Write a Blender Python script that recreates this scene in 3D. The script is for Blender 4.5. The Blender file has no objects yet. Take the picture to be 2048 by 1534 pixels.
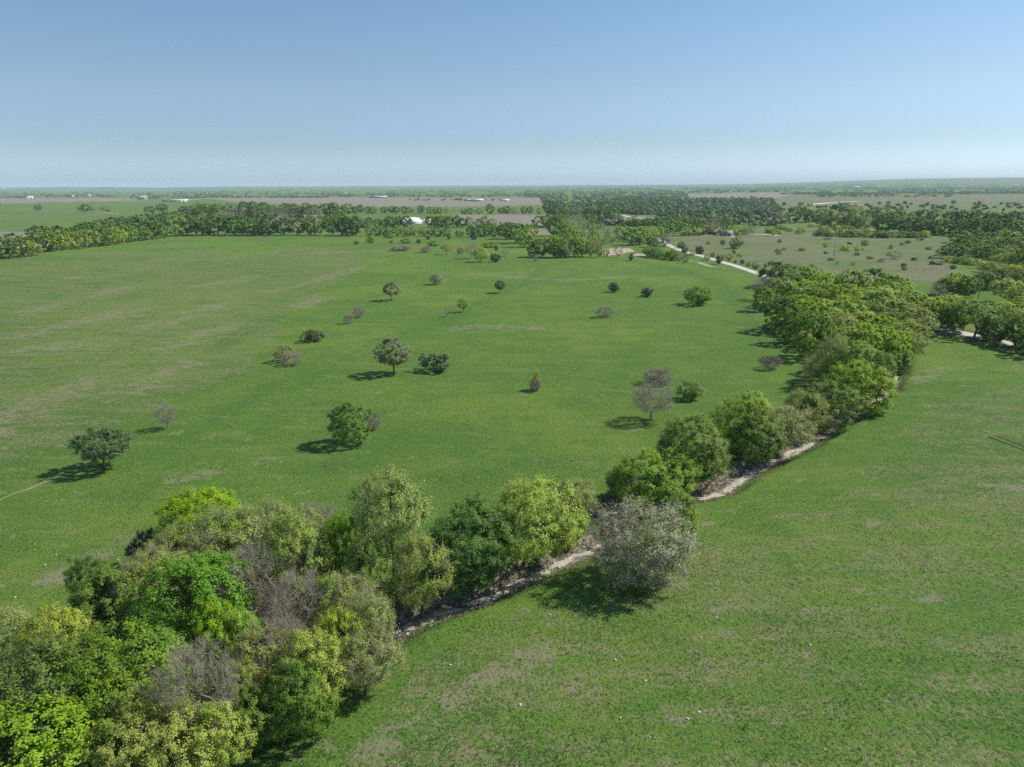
import bpy, math, random
import numpy as np
from math import radians as R

# ------------------------------------------------------------------ camera, sky, sun, exposure
scene = bpy.context.scene
FPX = 1462.0                      # focal length in pixels of the 2048-wide photograph
CAM_H = 50.0
PITCH, ROLL = R(15.2), R(0.31)
cam_d = bpy.data.cameras.new("camera")
cam_d.sensor_width = 36.0
cam_d.lens = 36.0 * FPX / 2048.0
cam_d.clip_start = 1.0
cam_d.clip_end = 120000.0
cam = bpy.data.objects.new("camera", cam_d)
scene.collection.objects.link(cam)
cam.location = (0, 0, CAM_H)
from mathutils import Matrix, Vector
cam.matrix_world = Matrix.Translation((0, 0, CAM_H)) @ Matrix.Rotation(R(90) - PITCH, 4, 'X') @ Matrix.Rotation(-ROLL, 4, 'Z')
scene.camera = cam

SUN_EL, SUN_AZ = R(44), R(18)     # azimuth counted from +X towards +Y (the view direction)
SKY_TINT = [(0.0, (.77, 1.07, 1.80)), (.015, (.76, 1.03, 1.62)), (.06, (.65, .80, 1.08)), (.116, (.75, .84, .97)), (.213, (.74, .88, .98)), (1.0, (.80, .92, 1.02))]
world = bpy.data.worlds.new("World")
scene.world = world
world.use_nodes = True
wn = world.node_tree
bg = wn.nodes["Background"]
sky = wn.nodes.new("ShaderNodeTexSky")
sky.sky_type = 'NISHITA'
sky.sun_disc = False
sky.sun_elevation = SUN_EL
sky.sun_rotation = R(90) - SUN_AZ
sky.altitude = 0
sky.air_density = 1.0
sky.dust_density = 0.6
sky.ozone_density = 1.2
# the clear-air tint of this day by elevation above the horizon (the plain Nishita horizon is too yellow)
tc = wn.nodes.new("ShaderNodeTexCoord"); sx = wn.nodes.new("ShaderNodeSeparateXYZ"); wn.links.new(tc.outputs['Generated'], sx.inputs[0])
cr = wn.nodes.new("ShaderNodeValToRGB"); cr.color_ramp.interpolation = 'EASE'
mr = wn.nodes.new("ShaderNodeMath"); mr.operation = 'SQRT'; mr.use_clamp = True
wn.links.new(sx.outputs[2], mr.inputs[0]); wn.links.new(mr.outputs[0], cr.inputs[0])
stops = SKY_TINT
while len(cr.color_ramp.elements) < len(stops): cr.color_ramp.elements.new(.5)
for e_, (z_, c_) in zip(cr.color_ramp.elements, stops): e_.position = math.sqrt(z_); e_.color = (c_[0] / 2, c_[1] / 2, c_[2] / 2, 1)
m2 = wn.nodes.new("ShaderNodeMix"); m2.data_type = 'RGBA'; m2.blend_type = 'MULTIPLY'; m2.inputs[0].default_value = 1
wn.links.new(sky.outputs[0], m2.inputs[6]); wn.links.new(cr.outputs[0], m2.inputs[7]); wn.links.new(m2.outputs[2], bg.inputs[0])
bg.inputs[1].default_value = 0.15        # the tint above is stored at half value
sun_d = bpy.data.lights.new("sun", 'SUN')
sun_d.energy = 3.6
sun_d.angle = R(0.55)
sun_d.color = (1.0, 0.955, 0.88)
sun = bpy.data.objects.new("sun", sun_d)
scene.collection.objects.link(sun)
SV = Vector((math.cos(SUN_EL) * math.cos(SUN_AZ), math.cos(SUN_EL) * math.sin(SUN_AZ), math.sin(SUN_EL)))
sun.rotation_euler = SV.to_track_quat('Z', 'Y').to_euler()
sun.location = (0, 0, 200)
scene.view_settings.view_transform = 'Standard'
scene.view_settings.look = 'None'
scene.view_settings.exposure = 0.67
scene.view_settings.gamma = 1.0
cy = scene.cycles
cy.max_bounces = 6
cy.diffuse_bounces = 3
cy.glossy_bounces = 2
cy.transmission_bounces = 3
cy.transparent_max_bounces = 4
cy.volume_bounces = 1
HAZE_D = 5.4e-5
cy.use_denoising = False
cy.use_adaptive_sampling = True
cy.adaptive_threshold = 0.015
cy.sample_clamp_indirect = 4.0

# ------------------------------------------------------------------ pixel rays and terrain
def ray(px, py):
    px = np.asarray(px, float); py = np.asarray(py, float)
    u0 = (px - 1024) / FPX; v0 = (767 - py) / FPX
    u = u0 * math.cos(ROLL) + v0 * math.sin(ROLL)
    v = -u0 * math.sin(ROLL) + v0 * math.cos(ROLL)
    return np.stack([u, math.cos(PITCH) + v * math.sin(PITCH), -math.sin(PITCH) + v * math.cos(PITCH)], -1)

def flat(px, py, z=0.0):
    d = ray(px, py); dz = np.minimum(d[..., 2], -1e-4)
    return d[..., :2] * ((z - CAM_H) / dz)[..., None]

def sst(a, b, x):
    t = np.clip((x - a) / (b - a), 0, 1); return t * t * (3 - 2 * t)

def vnoise(x, y, seed=0):
    """smooth value noise, roughly -1..1"""
    xi = np.floor(x).astype(np.int64); yi = np.floor(y).astype(np.int64)
    xf = x - xi; yf = y - yi
    xf = xf * xf * (3 - 2 * xf); yf = yf * yf * (3 - 2 * yf)
    def hsh(a, b):
        n = (a * 374761393 + b * 668265263 + seed * 1442695041) & 0xffffffff
        n = ((n ^ (n >> 13)) * 1274126177) & 0xffffffff
        return ((n ^ (n >> 16)) & 0xffff) / 32767.5 - 1
    return (hsh(xi, yi) * (1 - xf) + hsh(xi + 1, yi) * xf) * (1 - yf) + (hsh(xi, yi + 1) * (1 - xf) + hsh(xi + 1, yi + 1) * xf) * yf

def fbm(x, y, seed=0, o=4):
    s = 0; a = 1; t = 0
    for i in range(o):
        s = s + a * vnoise(x * 2 ** i + 17.3 * i, y * 2 ** i - 9.1 * i, seed + i); t += a; a *= .5
    return s / t

def poly_world(pts, step=None):
    p = np.array([flat(a, b) for a, b in pts])
    if step:
        # smooth (Catmull-Rom) and resample
        q = np.vstack([2 * p[0] - p[1], p, 2 * p[-1] - p[-2]]); out = []
        for i in range(1, len(q) - 2):
            n = max(2, int(np.linalg.norm(q[i + 1] - q[i]) / step))
            t = np.linspace(0, 1, n, endpoint=False)[:, None]
            out.append(.5 * (2 * q[i] + (q[i + 1] - q[i - 1]) * t + (2 * q[i - 1] - 5 * q[i] + 4 * q[i + 1] - q[i + 2]) * t ** 2
                             + (3 * q[i] - q[i - 1] - 3 * q[i + 1] + q[i + 2]) * t ** 3))
        p = np.vstack(out + [p[-1:]])
    return p

def poly_dist(x, y, P):
    """distance, side sign and position along P (0..1) for many points"""
    best = np.full(x.shape, 1e9); sgn = np.ones(x.shape); par = np.zeros(x.shape)
    n = len(P) - 1
    for i in range(n):
        a, b = P[i], P[i + 1]; ab = b - a; L = ab @ ab + 1e-9
        t = np.clip(((x - a[0]) * ab[0] + (y - a[1]) * ab[1]) / L, 0, 1)
        dx = x - a[0] - t * ab[0]; dy = y - a[1] - t * ab[1]; d = np.hypot(dx, dy)
        m = d < best
        best = np.where(m, d, best); sgn = np.where(m, np.sign(ab[0] * dy - ab[1] * dx), sgn); par = np.where(m, (i + t) / n, par)
    return best, sgn, par

CREEK = poly_world([(60, 1640), (100, 1560), (150, 1490), (240, 1450), (380, 1415), (520, 1365), (640, 1330), (735, 1285), (800, 1243), (862, 1214), (960, 1178),
                    (1030, 1148), (1120, 1112), (1190, 1083), (1242, 1050), (1215, 1016), (1200, 1008), (1280, 1006), (1375, 988), (1440, 970), (1485, 945), (1520, 922), (1565, 900),
                    (1612, 880), (1642, 860), (1690, 830), (1722, 808), (1765, 780), (1790, 745), (1800, 700), (1770, 650), (1720, 600)], 2.0)
_cb = (CREEK.min(0) - 12, CREEK.max(0) + 12)

def height(x, y, creek=True):
    x = np.asarray(x, float); y = np.asarray(y, float)
    r = np.hypot(x, y)
    z = .45 * fbm(x / 45, y / 45, 3, 3) * sst(20, 60, r) + .10 * fbm(x / 7, y / 7, 9, 3)
    z = z + 1.6 * fbm(x / 260, y / 260, 5, 2) * sst(150, 700, r)
    z = z + 9 * fbm(x / 1500, y / 1500, 6, 3) * sst(1500, 5000, r)
    z = z + 22 * (fbm(x / 5000, y / 5000, 7, 3) + .1) * sst(6000, 13000, r)
    ang = np.degrees(np.arctan2(x, np.maximum(y, 1)))
    z = z + 75 * sst(14, 30, ang) * sst(6500, 13000, r) * (1 + .25 * fbm(x / 2500, y / 2500, 8, 2)) * (y > 0)
    z = z + 34 * sst(9000, 16000, r) * (1 + .35 * fbm(x / 3000, y / 3000, 12, 3)) - 160 * sst(19000, 30000, r)
    if creek:
        m = (x > _cb[0][0]) & (x < _cb[1][0]) & (y > _cb[0][1]) & (y < _cb[1][1])
        if np.any(m):
            xx = x[m] if x.ndim else x.reshape(1); yy = y[m] if y.ndim else y.reshape(1)
            d, s, p = poly_dist(xx, yy, CREEK)
            d = d + .45 * fbm(xx / 2.2, yy / 2.2, 21, 2)
            far = s > 0                                  # the pasture side has the steep bank
            near_p = sst(-.2, 1.0, d - .9) * 0
            prof = np.where(far, 1 - sst(1.2, 2.8, d), 1 - sst(1.0, 4.6, d))
            depth = 1.55 * (1 - sst(.8, .97, p)) * (.8 + .3 * vnoise(p * 40, p * 0, 4))
            dz = -depth * prof
            if x.ndim: z[m] += dz
            else: z = z + dz[0]
    return z

def ground(px, py, dz=0.0):
    """world point where the pixel's ray meets the terrain (raised by dz)"""
    d = ray(px, py)
    t = (dz - CAM_H) / min(d[2], -3e-4)
    for _ in range(12):
        x, y = d[0] * t, d[1] * t
        z = float(height(np.float64(x), np.float64(y), False)) + dz
        t2 = (z - CAM_H) / min(d[2], -3e-4)
        t = t * .3 + t2 * .7
    x, y = d[0] * t, d[1] * t
    return x, y, float(height(np.float64(x), np.float64(y)))

# ------------------------------------------------------------------ mesh helpers
def mesh_np(name, V, faces, mats=(), midx=None, attrs=None, smooth=False):
    """faces: list of (N,k) index arrays"""
    me = bpy.data.meshes.new(name)
    V = np.asarray(V, np.float32)
    me.vertices.add(len(V)); me.vertices.foreach_set("co", V.ravel())
    flatf = np.concatenate([f.ravel() for f in faces]).astype(np.int32)
    tot = np.concatenate([np.full(len(f), f.shape[1], np.int32) for f in faces])
    start = np.concatenate([[0], np.cumsum(tot)[:-1]]).astype(np.int32)
    me.loops.add(len(flatf)); me.loops.foreach_set("vertex_index", flatf)
    me.polygons.add(len(tot)); me.polygons.foreach_set("loop_start", start); me.polygons.foreach_set("loop_total", tot)
    if midx is not None: me.polygons.foreach_set("material_index", np.asarray(midx, np.int32))
    if smooth: me.polygons.foreach_set("use_smooth", np.ones(len(tot), bool))
    for m in mats: me.materials.append(m)
    for k, a in (attrs or {}).items():
        at = me.attributes.new(k, 'FLOAT', 'POINT'); at.data.foreach_set("value", np.asarray(a, np.float32))
    me.update(calc_edges=True)
    return me

def link(name, me, parent=None, loc=None, **props):
    o = bpy.data.objects.new(name, me); scene.collection.objects.link(o)
    if parent: o.parent = parent
    if loc is not None: o.location = loc
    for k, v in props.items(): o[k] = v
    return o

# ------------------------------------------------------------------ materials
def mat(name):
    m = bpy.data.materials.new(name); m.use_nodes = True
    nt = m.node_tree; nt.nodes.clear()
    return m, nt, nt.nodes, nt.links

class NB:
    """tiny node-building helper"""
    def __init__(s, nt): s.n = nt.nodes; s.l = nt.links
    def v(s, x, inp):
        if hasattr(x, 'is_linked') or hasattr(x, 'links'): s.l.new(x, inp)
        else: inp.default_value = x
    def math(s, op, a, b=0.5, c=None, clamp=False):
        n = s.n.new("ShaderNodeMath"); n.operation = op; n.use_clamp = clamp
        s.v(a, n.inputs[0]); s.v(b, n.inputs[1])
        if c is not None: s.v(c, n.inputs[2])
        return n.outputs[0]
    def mix(s, f, a, b):
        n = s.n.new("ShaderNodeMix"); n.data_type = 'RGBA'
        s.v(f, n.inputs[0]); s.v(a if hasattr(a, 'links') else (*a, 1), n.inputs[6]); s.v(b if hasattr(b, 'links') else (*b, 1), n.inputs[7])
        return n.outputs[2]
    def noise(s, vec, scale, detail=3, rough=.55, dist=0):
        n = s.n.new("ShaderNodeTexNoise"); n.inputs['Scale'].default_value = scale; n.inputs['Detail'].default_value = detail
        n.inputs['Roughness'].default_value = rough; n.inputs['Distortion'].default_value = dist
        s.l.new(vec, n.inputs['Vector']); return n.outputs['Fac']
    def step(s, x, a, b):
        n = s.n.new("ShaderNodeMapRange"); n.interpolation_type = 'SMOOTHSTEP'
        s.v(x, n.inputs[0]); n.inputs[1].default_value = a; n.inputs[2].default_value = b
        return n.outputs[0]
    def attr(s, name):
        n = s.n.new("ShaderNodeAttribute"); n.attribute_name = name; return n.outputs['Fac']
    def pos(s): return s.n.new("ShaderNodeNewGeometry").outputs['Position']
    def scaled(s, vec, x, y, z, rot=0):
        n = s.n.new("ShaderNodeMapping"); n.inputs['Scale'].default_value = (x, y, z); n.inputs['Rotation'].default_value = (0, 0, rot)
        s.l.new(vec, n.inputs[0]); return n.outputs[0]

def simple_mat(name, col, rough=.8, var=.25, scale=3.0, spec=.2, metal=0, bump=0):
    m, nt, n, l = mat(name); b = NB(nt)
    p = b.noise(b.pos(), scale, 4)
    c = b.mix(p, tuple(v * (1 - var) for v in col), tuple(min(1, v * (1 + var)) for v in col))
    s = n.new("ShaderNodeBsdfPrincipled"); l.new(c, s.inputs['Base Color']); s.inputs['Roughness'].default_value = rough
    s.inputs['Specular IOR Level'].default_value = spec; s.inputs['Metallic'].default_value = metal
    if bump:
        bn = n.new("ShaderNodeBump"); bn.inputs['Strength'].default_value = bump; bn.inputs['Distance'].default_value = .1
        l.new(b.noise(b.pos(), scale * 3, 3), bn.inputs['Height']); l.new(bn.outputs[0], s.inputs['Normal'])
    o = n.new("ShaderNodeOutputMaterial"); l.new(s.outputs[0], o.inputs[0]); return m

def leaf_mat(name, c1, c2, c3=None, trans=.46):
    """c1..c2 spread from leaf to leaf; the whole tree shifts a little with the object"""
    m, nt, n, l = mat(name); b = NB(nt)
    g = n.new("ShaderNodeNewGeometry"); oi = n.new("ShaderNodeObjectInfo")
    c = b.mix(g.outputs['Random Per Island'], c1, c2)
    if c3: c = b.mix(b.step(b.noise(g.outputs['Position'], .45, 2), .5, .68), c, c3)
    h = n.new("ShaderNodeHueSaturation"); l.new(c, h.inputs['Color'])
    l.new(b.math('MULTIPLY_ADD', oi.outputs['Random'], .024, .484), h.inputs['Hue'])
    r2 = b.math('FRACT', b.math('MULTIPLY', oi.outputs['Random'], 7.31))
    l.new(b.math('MULTIPLY_ADD', r2, .22, .98), h.inputs['Value'])
    l.new(b.math('MULTIPLY_ADD', b.math('FRACT', b.math('MULTIPLY', oi.outputs['Random'], 3.7)), .2, .86), h.inputs['Saturation'])
    d = n.new("ShaderNodeBsdfPrincipled"); l.new(h.outputs[0], d.inputs['Base Color']); d.inputs['Roughness'].default_value = .55
    d.inputs['Specular IOR Level'].default_value = .25
    t = n.new("ShaderNodeBsdfTranslucent"); l.new(h.outputs[0], t.inputs['Color'])
    mx = n.new("ShaderNodeMixShader"); mx.inputs[0].default_value = trans
    l.new(d.outputs[0], mx.inputs[1]); l.new(t.outputs[0], mx.inputs[2])
    o = n.new("ShaderNodeOutputMaterial"); l.new(mx.outputs[0], o.inputs[0]); return m

M = {}
M['bark'] = simple_mat("bark", (.12, .10, .08), .9, .35, 2.5)
M['twig'] = simple_mat("twig_grey", (.32, .285, .215), .9, .25, .8)
M['twigd'] = simple_mat("twig_brown", (.17, .145, .115), .9, .25, .8)
M['bright'] = leaf_mat("leaf_spring_green", (.265, .40, .028), (.37, .53, .052), (.20, .34, .028))
M['yellow'] = leaf_mat("leaf_yellow_green", (.34, .44, .05), (.47, .57, .10), (.27, .39, .045))
M['emerald'] = leaf_mat("leaf_emerald", (.16, .33, .024), (.24, .42, .042))
M['mid'] = leaf_mat("leaf_mid_green", (.165, .29, .026), (.24, .38, .042), (.12, .235, .026))
M['dark'] = leaf_mat("leaf_dark_green", (.095, .205, .022), (.16, .285, .034))
M['oak'] = leaf_mat("leaf_oak", (.055, .10, .03), (.14, .20, .075), trans=.25)
M['sage'] = leaf_mat("leaf_sage", (.16, .215, .085), (.30, .35, .17), trans=.35)
M['olive'] = leaf_mat("leaf_olive", (.29, .37, .06), (.41, .50, .105), (.23, .33, .055))
M['silver'] = leaf_mat("leaf_silver", (.27, .31, .16), (.47, .485, .35), (.21, .30, .07))
M['juniper'] = leaf_mat("leaf_juniper", (.05, .10, .045), (.09, .15, .065), trans=.15)
M['gold'] = leaf_mat("leaf_gold", (.36, .37, .035), (.50, .50, .07))

# ------------------------------------------------------------------ tree builder
def frusta(A, B, ra, rb, sides):
    n = len(A)
    if n == 0: return np.zeros((0, 3)), np.zeros((0, 4), int)
    d = B - A; L = np.linalg.norm(d, axis=1, keepdims=True) + 1e-9; d = d / L
    ref = np.where(np.abs(d[:, 2:3]) > .9, np.array([[1., 0, 0]]), np.array([[0, 0, 1.]]))
    u = np.cross(d, ref); u /= np.linalg.norm(u, axis=1, keepdims=True); w = np.cross(d, u)
    th = np.arange(sides) * 2 * math.pi / sides
    off = u[:, None] * np.cos(th)[None, :, None] + w[:, None] * np.sin(th)[None, :, None]
    V = np.concatenate([A[:, None] + off * ra[:, None, None], B[:, None] + off * rb[:, None, None]], 1).reshape(-1, 3)
    base = (np.arange(n) * 2 * sides)[:, None]; k = np.arange(sides); k2 = (k + 1) % sides
    F = np.stack([base + k, base + k2, base + k2 + sides, base + k + sides], -1).reshape(-1, 4)
    return V, F

def leaves(P, N, size, rng, aspect=.62):
    n = len(P)
    t = rng.normal(size=(n, 3)); t -= (t * N).sum(1, keepdims=True) * N; t /= np.linalg.norm(t, axis=1, keepdims=True) + 1e-9
    s = np.cross(N, t); z = size[:, None]
    fold = N * z * .18
    V = np.stack([P - t * z * .5, P + s * z * .5 * aspect + fold, P + t * z * .5, P - s * z * .5 * aspect + fold], 1).reshape(-1, 3)
    F = (np.arange(n) * 4)[:, None] + np.arange(4)
    return V, F

def unit(v): return v / (np.linalg.norm(v, axis=-1, keepdims=True) + 1e-9)

def grow(seed, H=10., W=9., z0=.22, K=160, lob=.28, twigs=7, tl=.8, nleaf=12000, ls=.24, stems=1, rtrunk=.2, lean=0., cover=1.0, gap=0., tw_r=.012, top=1.0, spread=.16, subt=0, flatb=.75, low=.06, shell=.3):
    """returns (wood V,F groups), (crown twig V,F), (leaf V,F)"""
    rng = np.random.default_rng(seed)
    cz = (z0 + 1) / 2 * H; az = (1 - z0) / 2 * H; ax = W / 2
    nl = 9; ld = unit(rng.normal(size=(nl, 3)) * np.array([1, 1, .7])); la = rng.uniform(.3, 1, nl) * lob
    def rad(d):
        v = np.maximum(0, d @ ld.T) ** 5
        return (1 - lob * .6) + (v * la).sum(1) + .06 * np.sin(d[:, 0] * 9 + seed) * np.cos(d[:, 1] * 8 + d[:, 2] * 7)
    pts = []
    target = K
    while len(pts) < target:
        d = unit(rng.normal(size=(1, 3)))
        q = rng.uniform(.3, 1) ** shell * rad(d)[0]
        if gap and q > .5 and (math.sin(d[0, 0] * 5 + seed) * math.sin(d[0, 1] * 5 + 2 * seed) * math.sin(d[0, 2] * 4 + seed)) > 1 - gap: continue
        p = d[0] * q * np.array([ax, ax, az if d[0, 2] > 0 else az * flatb])
        p[2] += cz + lean * 0
        p[0] += lean * (p[2] / H) * H * .5
        if p[2] < low * H: continue
        if pts and np.min(np.sum((np.array(pts) - p) ** 2, 1)) < (W / K ** .5 * .45) ** 2 and rng.random() < .8: continue
        pts.append(p)
    att = np.array(pts)
    # trunk(s)
    nodes = []; par = []; plen = []
    for s in range(stems):
        a = s * 2.4 + rng.uniform(0, 1); off = np.array([math.cos(a), math.sin(a), 0]) * (.12 * (stems > 1)) * (H / 10) * 2
        st_h = H * (z0 * .9 + .10) if stems == 1 else H * .25
        prev = -1; nseg = 6
        for i in range(nseg + 1):
            f = i / nseg
            b = off + np.array([math.cos(a), math.sin(a), 0]) * (f ** 1.5) * (.0 if stems == 1 else .12 * W) + np.array([lean * f * st_h * .5, 0, st_h * f])
            b[:2] += rng.normal(size=2) * .03 * H * .3 * f
            nodes.append(b); par.append(prev); plen.append(0 if prev < 0 else plen[prev] + np.linalg.norm(nodes[prev] - b)); prev = len(nodes) - 1
    c0 = np.array([0, 0, H * z0])
    for idx in np.argsort(np.linalg.norm(att - c0, axis=1)):
        p = att[idx]; N = np.array(nodes); dd = np.linalg.norm(N - p, axis=1)
        cost = dd + .22 * np.array(plen) + 1.2 * np.maximum(0, N[:, 2] - p[2] + .1 * dd) + (N[:, 2] < .12 * H) * 3
        j = int(np.argmin(cost)); a = nodes[j]; L = dd[j]; ns = max(1, int(L / (H * .07))); prev = j
        bend = rng.normal(size=3) * L * .07 + np.array([0, 0, -.06 * L])
        for i in range(1, ns + 1):
            f = i / ns
            q = a + (p - a) * f + bend * math.sin(math.pi * f)
            nodes.append(q); par.append(prev); plen.append(plen[prev] + L / ns); prev = len(nodes) - 1
    N = np.array(nodes); par = np.array(par); nn = len(N)
    tip = np.ones(nn, bool); tip[par[par >= 0]] = False
    w = np.where(tip, 1.0, 0.0)
    for i in range(nn - 1, -1, -1):
        if par[i] >= 0: w[par[i]] += w[i]
    r = w ** .46; r = r / r.max() * rtrunk; r = np.maximum(r, tw_r * 1.3)
    e = np.where(par >= 0)[0]; A, B = N[par[e]], N[e]; ra = np.minimum(r[par[e]], r[e] * 1.25); rb = r[e]
    root = par[e] < 0
    WV = []; WF = []; o = 0
    for lo, hi, sd in ((.06, 9, 7), (.025, .06, 5), (0, .025, 3)):
        m = (rb >= lo) & (rb < hi); v, f = frusta(A[m], B[m], ra[m], rb[m], sd)
        WV.append(v); WF.append(f + o); o += len(v)
    # root flare
    v, f = frusta(np.array([[0, 0, -.6]]), np.array([[0, 0, .5]]), np.array([rtrunk * 1.5]), np.array([rtrunk * 1.02]), 8)
    WV.append(v); WF.append(f + o)
    # twigs
    cc = np.array([0, 0, cz]); T0 = np.repeat(att, twigs, 0)
    out = unit((T0 - cc) / np.array([ax, ax, az]))
    dirv = unit(out * .75 + rng.normal(size=T0.shape) * .75 + np.array([0, 0, .35]))
    ln = tl * rng.uniform(.5, 1.2, len(T0)); T1 = T0 + dirv * ln[:, None]
    tv, tf = frusta(T0, T1, np.full(len(T0), tw_r * 1.1), np.full(len(T0), tw_r * .35), 3)
    CV, CF = [tv], [tf]; oo = len(tv)
    if subt:
        S0 = np.repeat(T0, subt, 0) + np.repeat(T1 - T0, subt, 0) * rng.uniform(.2, 1, (len(T0) * subt, 1))
        sd = unit(np.repeat(dirv, subt, 0) * .8 + rng.normal(size=S0.shape) * .7 + np.array([0, 0, .2]))
        S1 = S0 + sd * (tl * rng.uniform(.3, .8, (len(S0), 1)))
        v, f = frusta(S0, S1, np.full(len(S0), tw_r * .8), np.full(len(S0), tw_r * .3), 3)
        CV.append(v); CF.append(f + oo); oo += len(v)
    # leaves
    LV = np.zeros((0, 3)); LF = np.zeros((0, 4), int)
    if nleaf:
        ok = rng.random(len(att)) < cover
        if ok.sum() == 0: ok[:] = True
        cand = np.where(np.repeat(ok, twigs))[0]
        k = rng.choice(cand, nleaf); f = rng.uniform(.15, 1.1, (nleaf, 1))
        P = T0[k] + (T1 - T0)[k] * f + rng.normal(size=(nleaf, 3)) * spread
        Nn = unit(unit((P - cc) / np.array([ax, ax, az])) * .6 + unit(P - T0[k]) * .45 + rng.normal(size=(nleaf, 3)) * .36 + np.array([0, 0, .62]))
        LV, LF = leaves(P, Nn, ls * rng.uniform(.6, 1.35, nleaf), rng)
    return (np.vstack(WV), np.vstack(WF)), (np.vstack(CV), np.vstack(CF)), (LV, LF)

KIND = {  # grow() settings, leaf material, twig material, words for the label
    'bright':  (dict(W=9.5, z0=.05, nleaf=26000, K=230, lob=.2, flatb=.95, ls=.21, twigs=6, tl=.75), 'bright', 'twigd', 'bright green'),
    'emerald': (dict(W=9, z0=.12, nleaf=22000, K=190, lob=.32, gap=.12, flatb=.85, ls=.22), 'emerald', 'twigd', 'vivid green'),
    'mid':     (dict(W=9, z0=.03, nleaf=24000, K=220, lob=.26, flatb=.95, ls=.21, tl=.75), 'mid', 'twigd', 'mid green'),
    'dark':    (dict(W=9, z0=.03, nleaf=25000, K=220, lob=.24, flatb=.95, ls=.21, tl=.75), 'dark', 'twigd', 'dark green'),
    'yellow':  (dict(W=9.5, z0=.08, nleaf=20000, K=220, lob=.24, cover=.97, gap=.08, twigs=8, flatb=.9, ls=.21), 'yellow', 'twigd', 'yellow-green'),
    'olive':   (dict(W=8.5, z0=.14, nleaf=11000, K=200, ls=.21, lob=.26, cover=.85, twigs=10, subt=2, tl=1.0), 'olive', 'twig', 'thin olive-leaved'),
    'bare':    (dict(W=8, z0=.14, nleaf=0, K=190, lob=.18, shell=.5, twigs=12, subt=3, tl=1.1, tw_r=.011), None, 'twig', 'leafless grey'),
    'silver':  (dict(W=9.5, z0=.0, nleaf=17000, K=280, lob=.25, twigs=11, subt=2, tl=.9, ls=.19, flatb=1.05, shell=.75), 'silver', 'twig', 'silvery grey'),
    'sage':    (dict(W=9.3, z0=.16, nleaf=14000, K=140, lob=.34, ls=.25, tl=.8), 'sage', 'twigd', 'grey-green'),
    'leggy':   (dict(W=9, z0=.34, nleaf=9500, K=150, lob=.34, gap=.1, stems=2, cover=.95, ls=.23), 'mid', 'twigd', 'leggy green'),
    'slender': (dict(W=8, z0=.46, nleaf=6500, K=150, lob=.25, cover=.95, twigs=9, subt=1, tl=.8, rtrunk=.17), 'yellow', 'twigd', 'slender yellow-green'),
    'oak':     (dict(W=9.3, z0=.2, nleaf=17000, K=170, lob=.12, ls=.24, tl=.75, shell=.4), 'oak', 'twigd', 'dark dense'),
    'juniper': (dict(W=8, z0=.02, nleaf=12000, K=120, lob=.45, ls=.26, tl=.8, stems=3), 'juniper', 'twigd', 'very dark'),
    'gold':    (dict(W=10, z0=.25, nleaf=7000, K=120, lob=.3), 'gold', 'twigd', 'golden-yellow'),
    # shrubs (grown 10 high like the trees and scaled down)
    'gshrub':  (dict(W=13, z0=.0, nleaf=9000, K=150, lob=.3, ls=.42, tl=1.5, stems=5, rtrunk=.12, spread=.3), 'mid', 'twigd', 'green'),
    'dshrub':  (dict(W=13, z0=.0, nleaf=9000, K=130, lob=.5, ls=.5, tl=1.6, stems=5, rtrunk=.12, spread=.35), 'oak', 'twigd', 'dark green'),
    'bshrub':  (dict(W=12, z0=.0, nleaf=0, K=120, lob=.35, stems=8, rtrunk=.12, twigs=13, subt=3, tl=2.4, tw_r=.032), None, 'twig', 'leafless grey'),
    'yshrub':  (dict(W=13, z0=.0, nleaf=6000, K=120, lob=.4, ls=.45, tl=1.6, stems=5, rtrunk=.12, spread=.35), 'yellow', 'twigd', 'yellow-green'),
    'oshrub':  (dict(W=12, z0=.0, nleaf=2600, K=150, lob=.3, ls=.42, tl=1.8, stems=6, rtrunk=.12, twigs=12, subt=1, tw_r=.035, cover=.7), 'olive', 'twig', 'grey-green'),
}
LOD = {'n': (1, 1), 'm': (.42, 1.6), 'f': (.11, 3.2)}
_proto = {}; RAW = {}
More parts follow.
